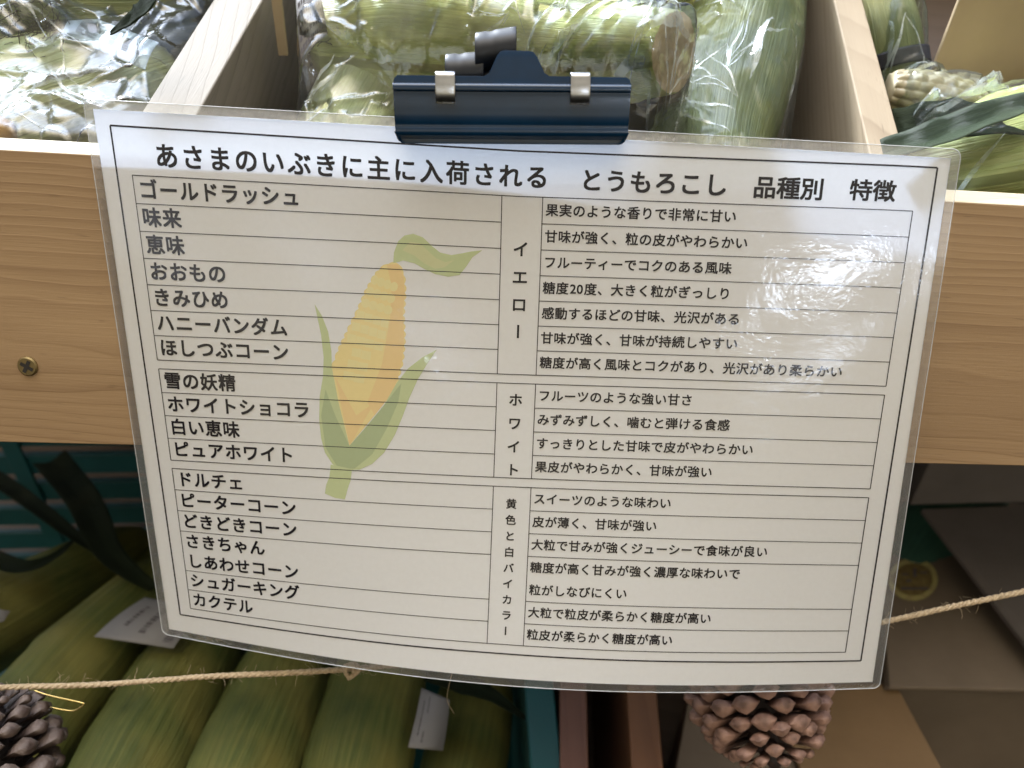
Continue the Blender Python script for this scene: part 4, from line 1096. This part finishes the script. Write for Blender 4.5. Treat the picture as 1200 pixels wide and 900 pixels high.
# --- twine
def rope(name, pts, r, label, n=220):
    path = smooth_path(pts, n); fr_ = frames(path); L = 0; root = None
    vs, fs = [], []
    for strand in range(3):
        pp = []; L = 0
        for i, p in enumerate(path):
            if i: L += float(np.linalg.norm(p - path[i - 1]))
            th = L / .009 * 2 * math.pi + strand * 2.094
            pp.append(p + (fr_[i][1] * math.cos(th) + fr_[i][2] * math.sin(th)) * r * .52)
        a, b, _ = tube_data(pp, r * .58, 7); o_ = len(vs); vs += a; fs += [tuple(o_ + k for k in f) for f in b]
    # knot
    rnd = random.Random(2)
    # loose fibres
    for i in range(200):
        k = rnd.randrange(3, n - 3); p = path[k] + np.array([rnd.gauss(0, r * .5) for _ in range(3)]); d = unit(np.array([rnd.gauss(0, 1) for _ in range(3)])); q = [p]
        for j in range(4): d = unit(d + np.array([rnd.gauss(0, .5) for _ in range(3)])); q.append(q[-1] + d * rnd.uniform(.0005, .0021))
        a, b, _ = tube_data(q, .00007, 3); o_ = len(vs); vs += a; fs += [tuple(o_ + k2 for k2 in f) for f in b]
    return tag(mesh(name, vs, fs, TWINE, None, smooth=True), label, 'twine')
t = NT('jute_fibre'); t.ln(t.mix(t.ramp(t.noise(t.coord('Object', (900, 900, 900)), 1.0, 4), [(.3, 0.), (.7, 1.)]), (.27, .19, .105), (.52, .40, .25)), t.b.inputs['Base Color']); t.set(t.b, Roughness=.85); TWINE = t.m
rope('jute_twine', [P(-70, 808, .336), P(20, 805, .337), P(120, 802, .338), P(240, 793, .339), P(330, 789, .340), P(411, 784, .341), P(490, 777, .343), P(560, 775, .345), P(760, 770, .349), P(900, 757, .349), P(1035, 729, .345), P(1120, 710, .343), P(1200, 693, .342), P(1290, 672, .342)], .00128, 'thin jute twine strung across below the front board behind the sign')
pk = [P(404, 781, .340), P(416, 778, .338), P(420, 786, .3385), P(410, 793, .339), P(405, 786, .338), P(413, 779, .3375), P(414, 791, .3395), P(408, 795, .341)]
o_ = tube('twine_knot', pk, .0010, TWINE, None, 8, n=60); tag(o_, 'small jute knot tied on the twine under the sign', 'knot')
o_ = tube('twine_end', [P(531, 785, .344), P(527, 800, .345), P(524, 820, .346), P(532, 836, .347)], .00012, TWINE, None, 5, n=20); tag(o_, 'single loose fibre hanging from the twine under the sign', 'fibre')
o_ = tube('wire_loop', [P(40, 809, .345), P(58, 815, .345), P(94, 823, .345), P(98, 825, .345), P(94, 829, .345), P(84, 833, .345), P(60, 829, .345), P(40, 824, .345)], .0004, GOLD, None, 7, n=50); tag(o_, 'thin golden wire loop sticking out behind the left pinecone', 'wire')

# --- pinecones
def cone_mat(name, dark, mid, tip):
    t = NT(name); at = t.add('Attribute'); at.attribute_name = 'tone'
    n = t.noise(t.coord('Object'), 220, 4, 0.65)
    c = t.ramp(t.math('ADD', at.outputs['Fac'], t.math('MULTIPLY', t.math('SUBTRACT', n, .5), .45)), [(0.0, dark), (.45, mid), (.95, tip)])
    t.ln(c, t.b.inputs['Base Color']); t.set(t.b, Roughness=.6); n2 = t.noise(t.coord('Object', (1, 1, 1)), 700, 3); t.ln(t.bump(t.math('ADD', n, t.math('MULTIPLY', n2, .5)), .8, .0010), t.b.inputs['Normal']); return t.m
def pinecone(name, base, axis, L, Rm, nsc, scale_len, scale_w, mat, label, seed, open_=.35, tipw=1.0):
    rnd = random.Random(seed); axis = unit(axis); b1 = unit(np.cross(axis, [.3, .8, .5])); b2 = np.cross(axis, b1)
    root = empty(name, base, label, 'pinecone')
    core = [base + axis * L * i / 11 for i in range(12)]
    a, b, _ = tube_data(core, [Rm * .45 * math.sin(math.pi * (.15 + .8 * i / 11)) for i in range(12)], 14)
    mesh('core', a, b, mat, root, smooth=True, attr=[.0] * len(a))
    vs, fs, tone = [], [], []
    for k in range(nsc):
        f_ = (k + .5) / nsc; th = k * 2.39996; env = math.sin(math.pi * (.16 + .76 * f_)) ** .75
        rdir = b1 * math.cos(th) + b2 * math.sin(th); tdir = np.cross(axis, rdir)
        lean = open_ + .5 * (f_ - .4) + rnd.gauss(0, .06)
        out = unit(rdir * math.cos(lean) + axis * math.sin(lean)); nrm = np.cross(out, tdir); nrm = nrm if nrm @ axis > 0 else -nrm
        p0 = base + axis * L * (.04 + .86 * f_) + rdir * Rm * .18
        ln = (Rm * env * .95 * scale_len) * rnd.uniform(.92, 1.06); w = scale_w * env * rnd.uniform(.9, 1.1); th_ = w * .42
        o_ = len(vs)
        sec = [(0.0, .28, .30), (.45, .62, .42), (.78, 1.0, .85), (.93, .92, 1.0), (1.0, .55, .60)]
        prf = [(-1, 0), (-.55, .62), (0, .9), (.55, .62), (1, 0), (.5, -.55), (0, -.7), (-.5, -.55)]
        for j, (x, ww, tt) in enumerate(sec):
            for (a_, c_) in prf:
                curve = nrm * (-.10 * ln * x * x)
                vs.append(p0 + out * ln * x + tdir * a_ * w * .5 * ww * tipw + nrm * c_ * th_ * tt + curve)
                tone.append((.0, .12, .55, .85, .75)[j] * (1 if c_ >= 0 else .7) + rnd.uniform(-.05, .05))
        for j in range(len(sec) - 1):
            for i in range(8): fs.append((o_ + j * 8 + i, o_ + j * 8 + (i + 1) % 8, o_ + (j + 1) * 8 + (i + 1) % 8, o_ + (j + 1) * 8 + i))
        # umbo: a low point in the middle of the scale's end
        e = o_ + (len(sec) - 1) * 8; vs.append(p0 + out * ln * 1.05 + nrm * (.05 * w - .10 * ln)); tone.append(.35); u_ = len(vs) - 1
        for i in range(8): fs.append((e + i, e + (i + 1) % 8, u_))
    o = mesh('scales', vs, fs, mat, root, smooth=True, attr=tone)
    for p_ in o.data.polygons: p_.use_smooth = True
    sh = o.modifiers.new('edges', 'EDGE_SPLIT'); sh.split_angle = math.radians(42)
    return root
CONE_R = cone_mat('pink_brown_cone', (.035, .024, .022), (.17, .095, .07), (.43, .26, .20))
CONE_L = cone_mat('grey_brown_cone', (.02, .014, .012), (.060, .036, .026), (.160, .118, .094))
cc = P(893, 830, .365); upv = unit(P(878, 770, .365) - P(905, 890, .352))
pinecone('pinecone', cc + upv * .030, -upv, .056, .0285, 118, 1.02, .0116, CONE_R, 'open brown pinecone with pinkish scale tips hanging below the sign', 7, .05)
cl_ = P(-24, 950, .325)
pinecone('pinecone', cl_ - np.array([0, 0, .02]), unit(P(-16, 780, .325) - P(-8, 920, .325)), .060, .0245, 84, 1.08, .0120, CONE_L, 'dark grey brown pinecone hanging from the twine at the left edge', 9, .45)

# repeats belong together
for base, grp in (('film_bag', 'clear film bags around the corn in the rack'), ('corn_ear', 'ears of corn in the rack and between the boxes'), ('price_label', 'small printed labels on the produce'),
                  ('husk_leaf', 'dark husk leaves in the teal crate'), ('corn_leaf', 'corn leaves in the rack'), ('corn_silk', 'dry silk tufts in the rack'),
                  ('wooden_board', 'wooden boards standing below the rack'), ('cardboard_box', 'cardboard boxes at the lower right'), ('pinecone', 'pinecones on the twine')):
    for o in COL.objects:
        if o.parent is None and o.name.split('.')[0] == base: o['group'] = grp
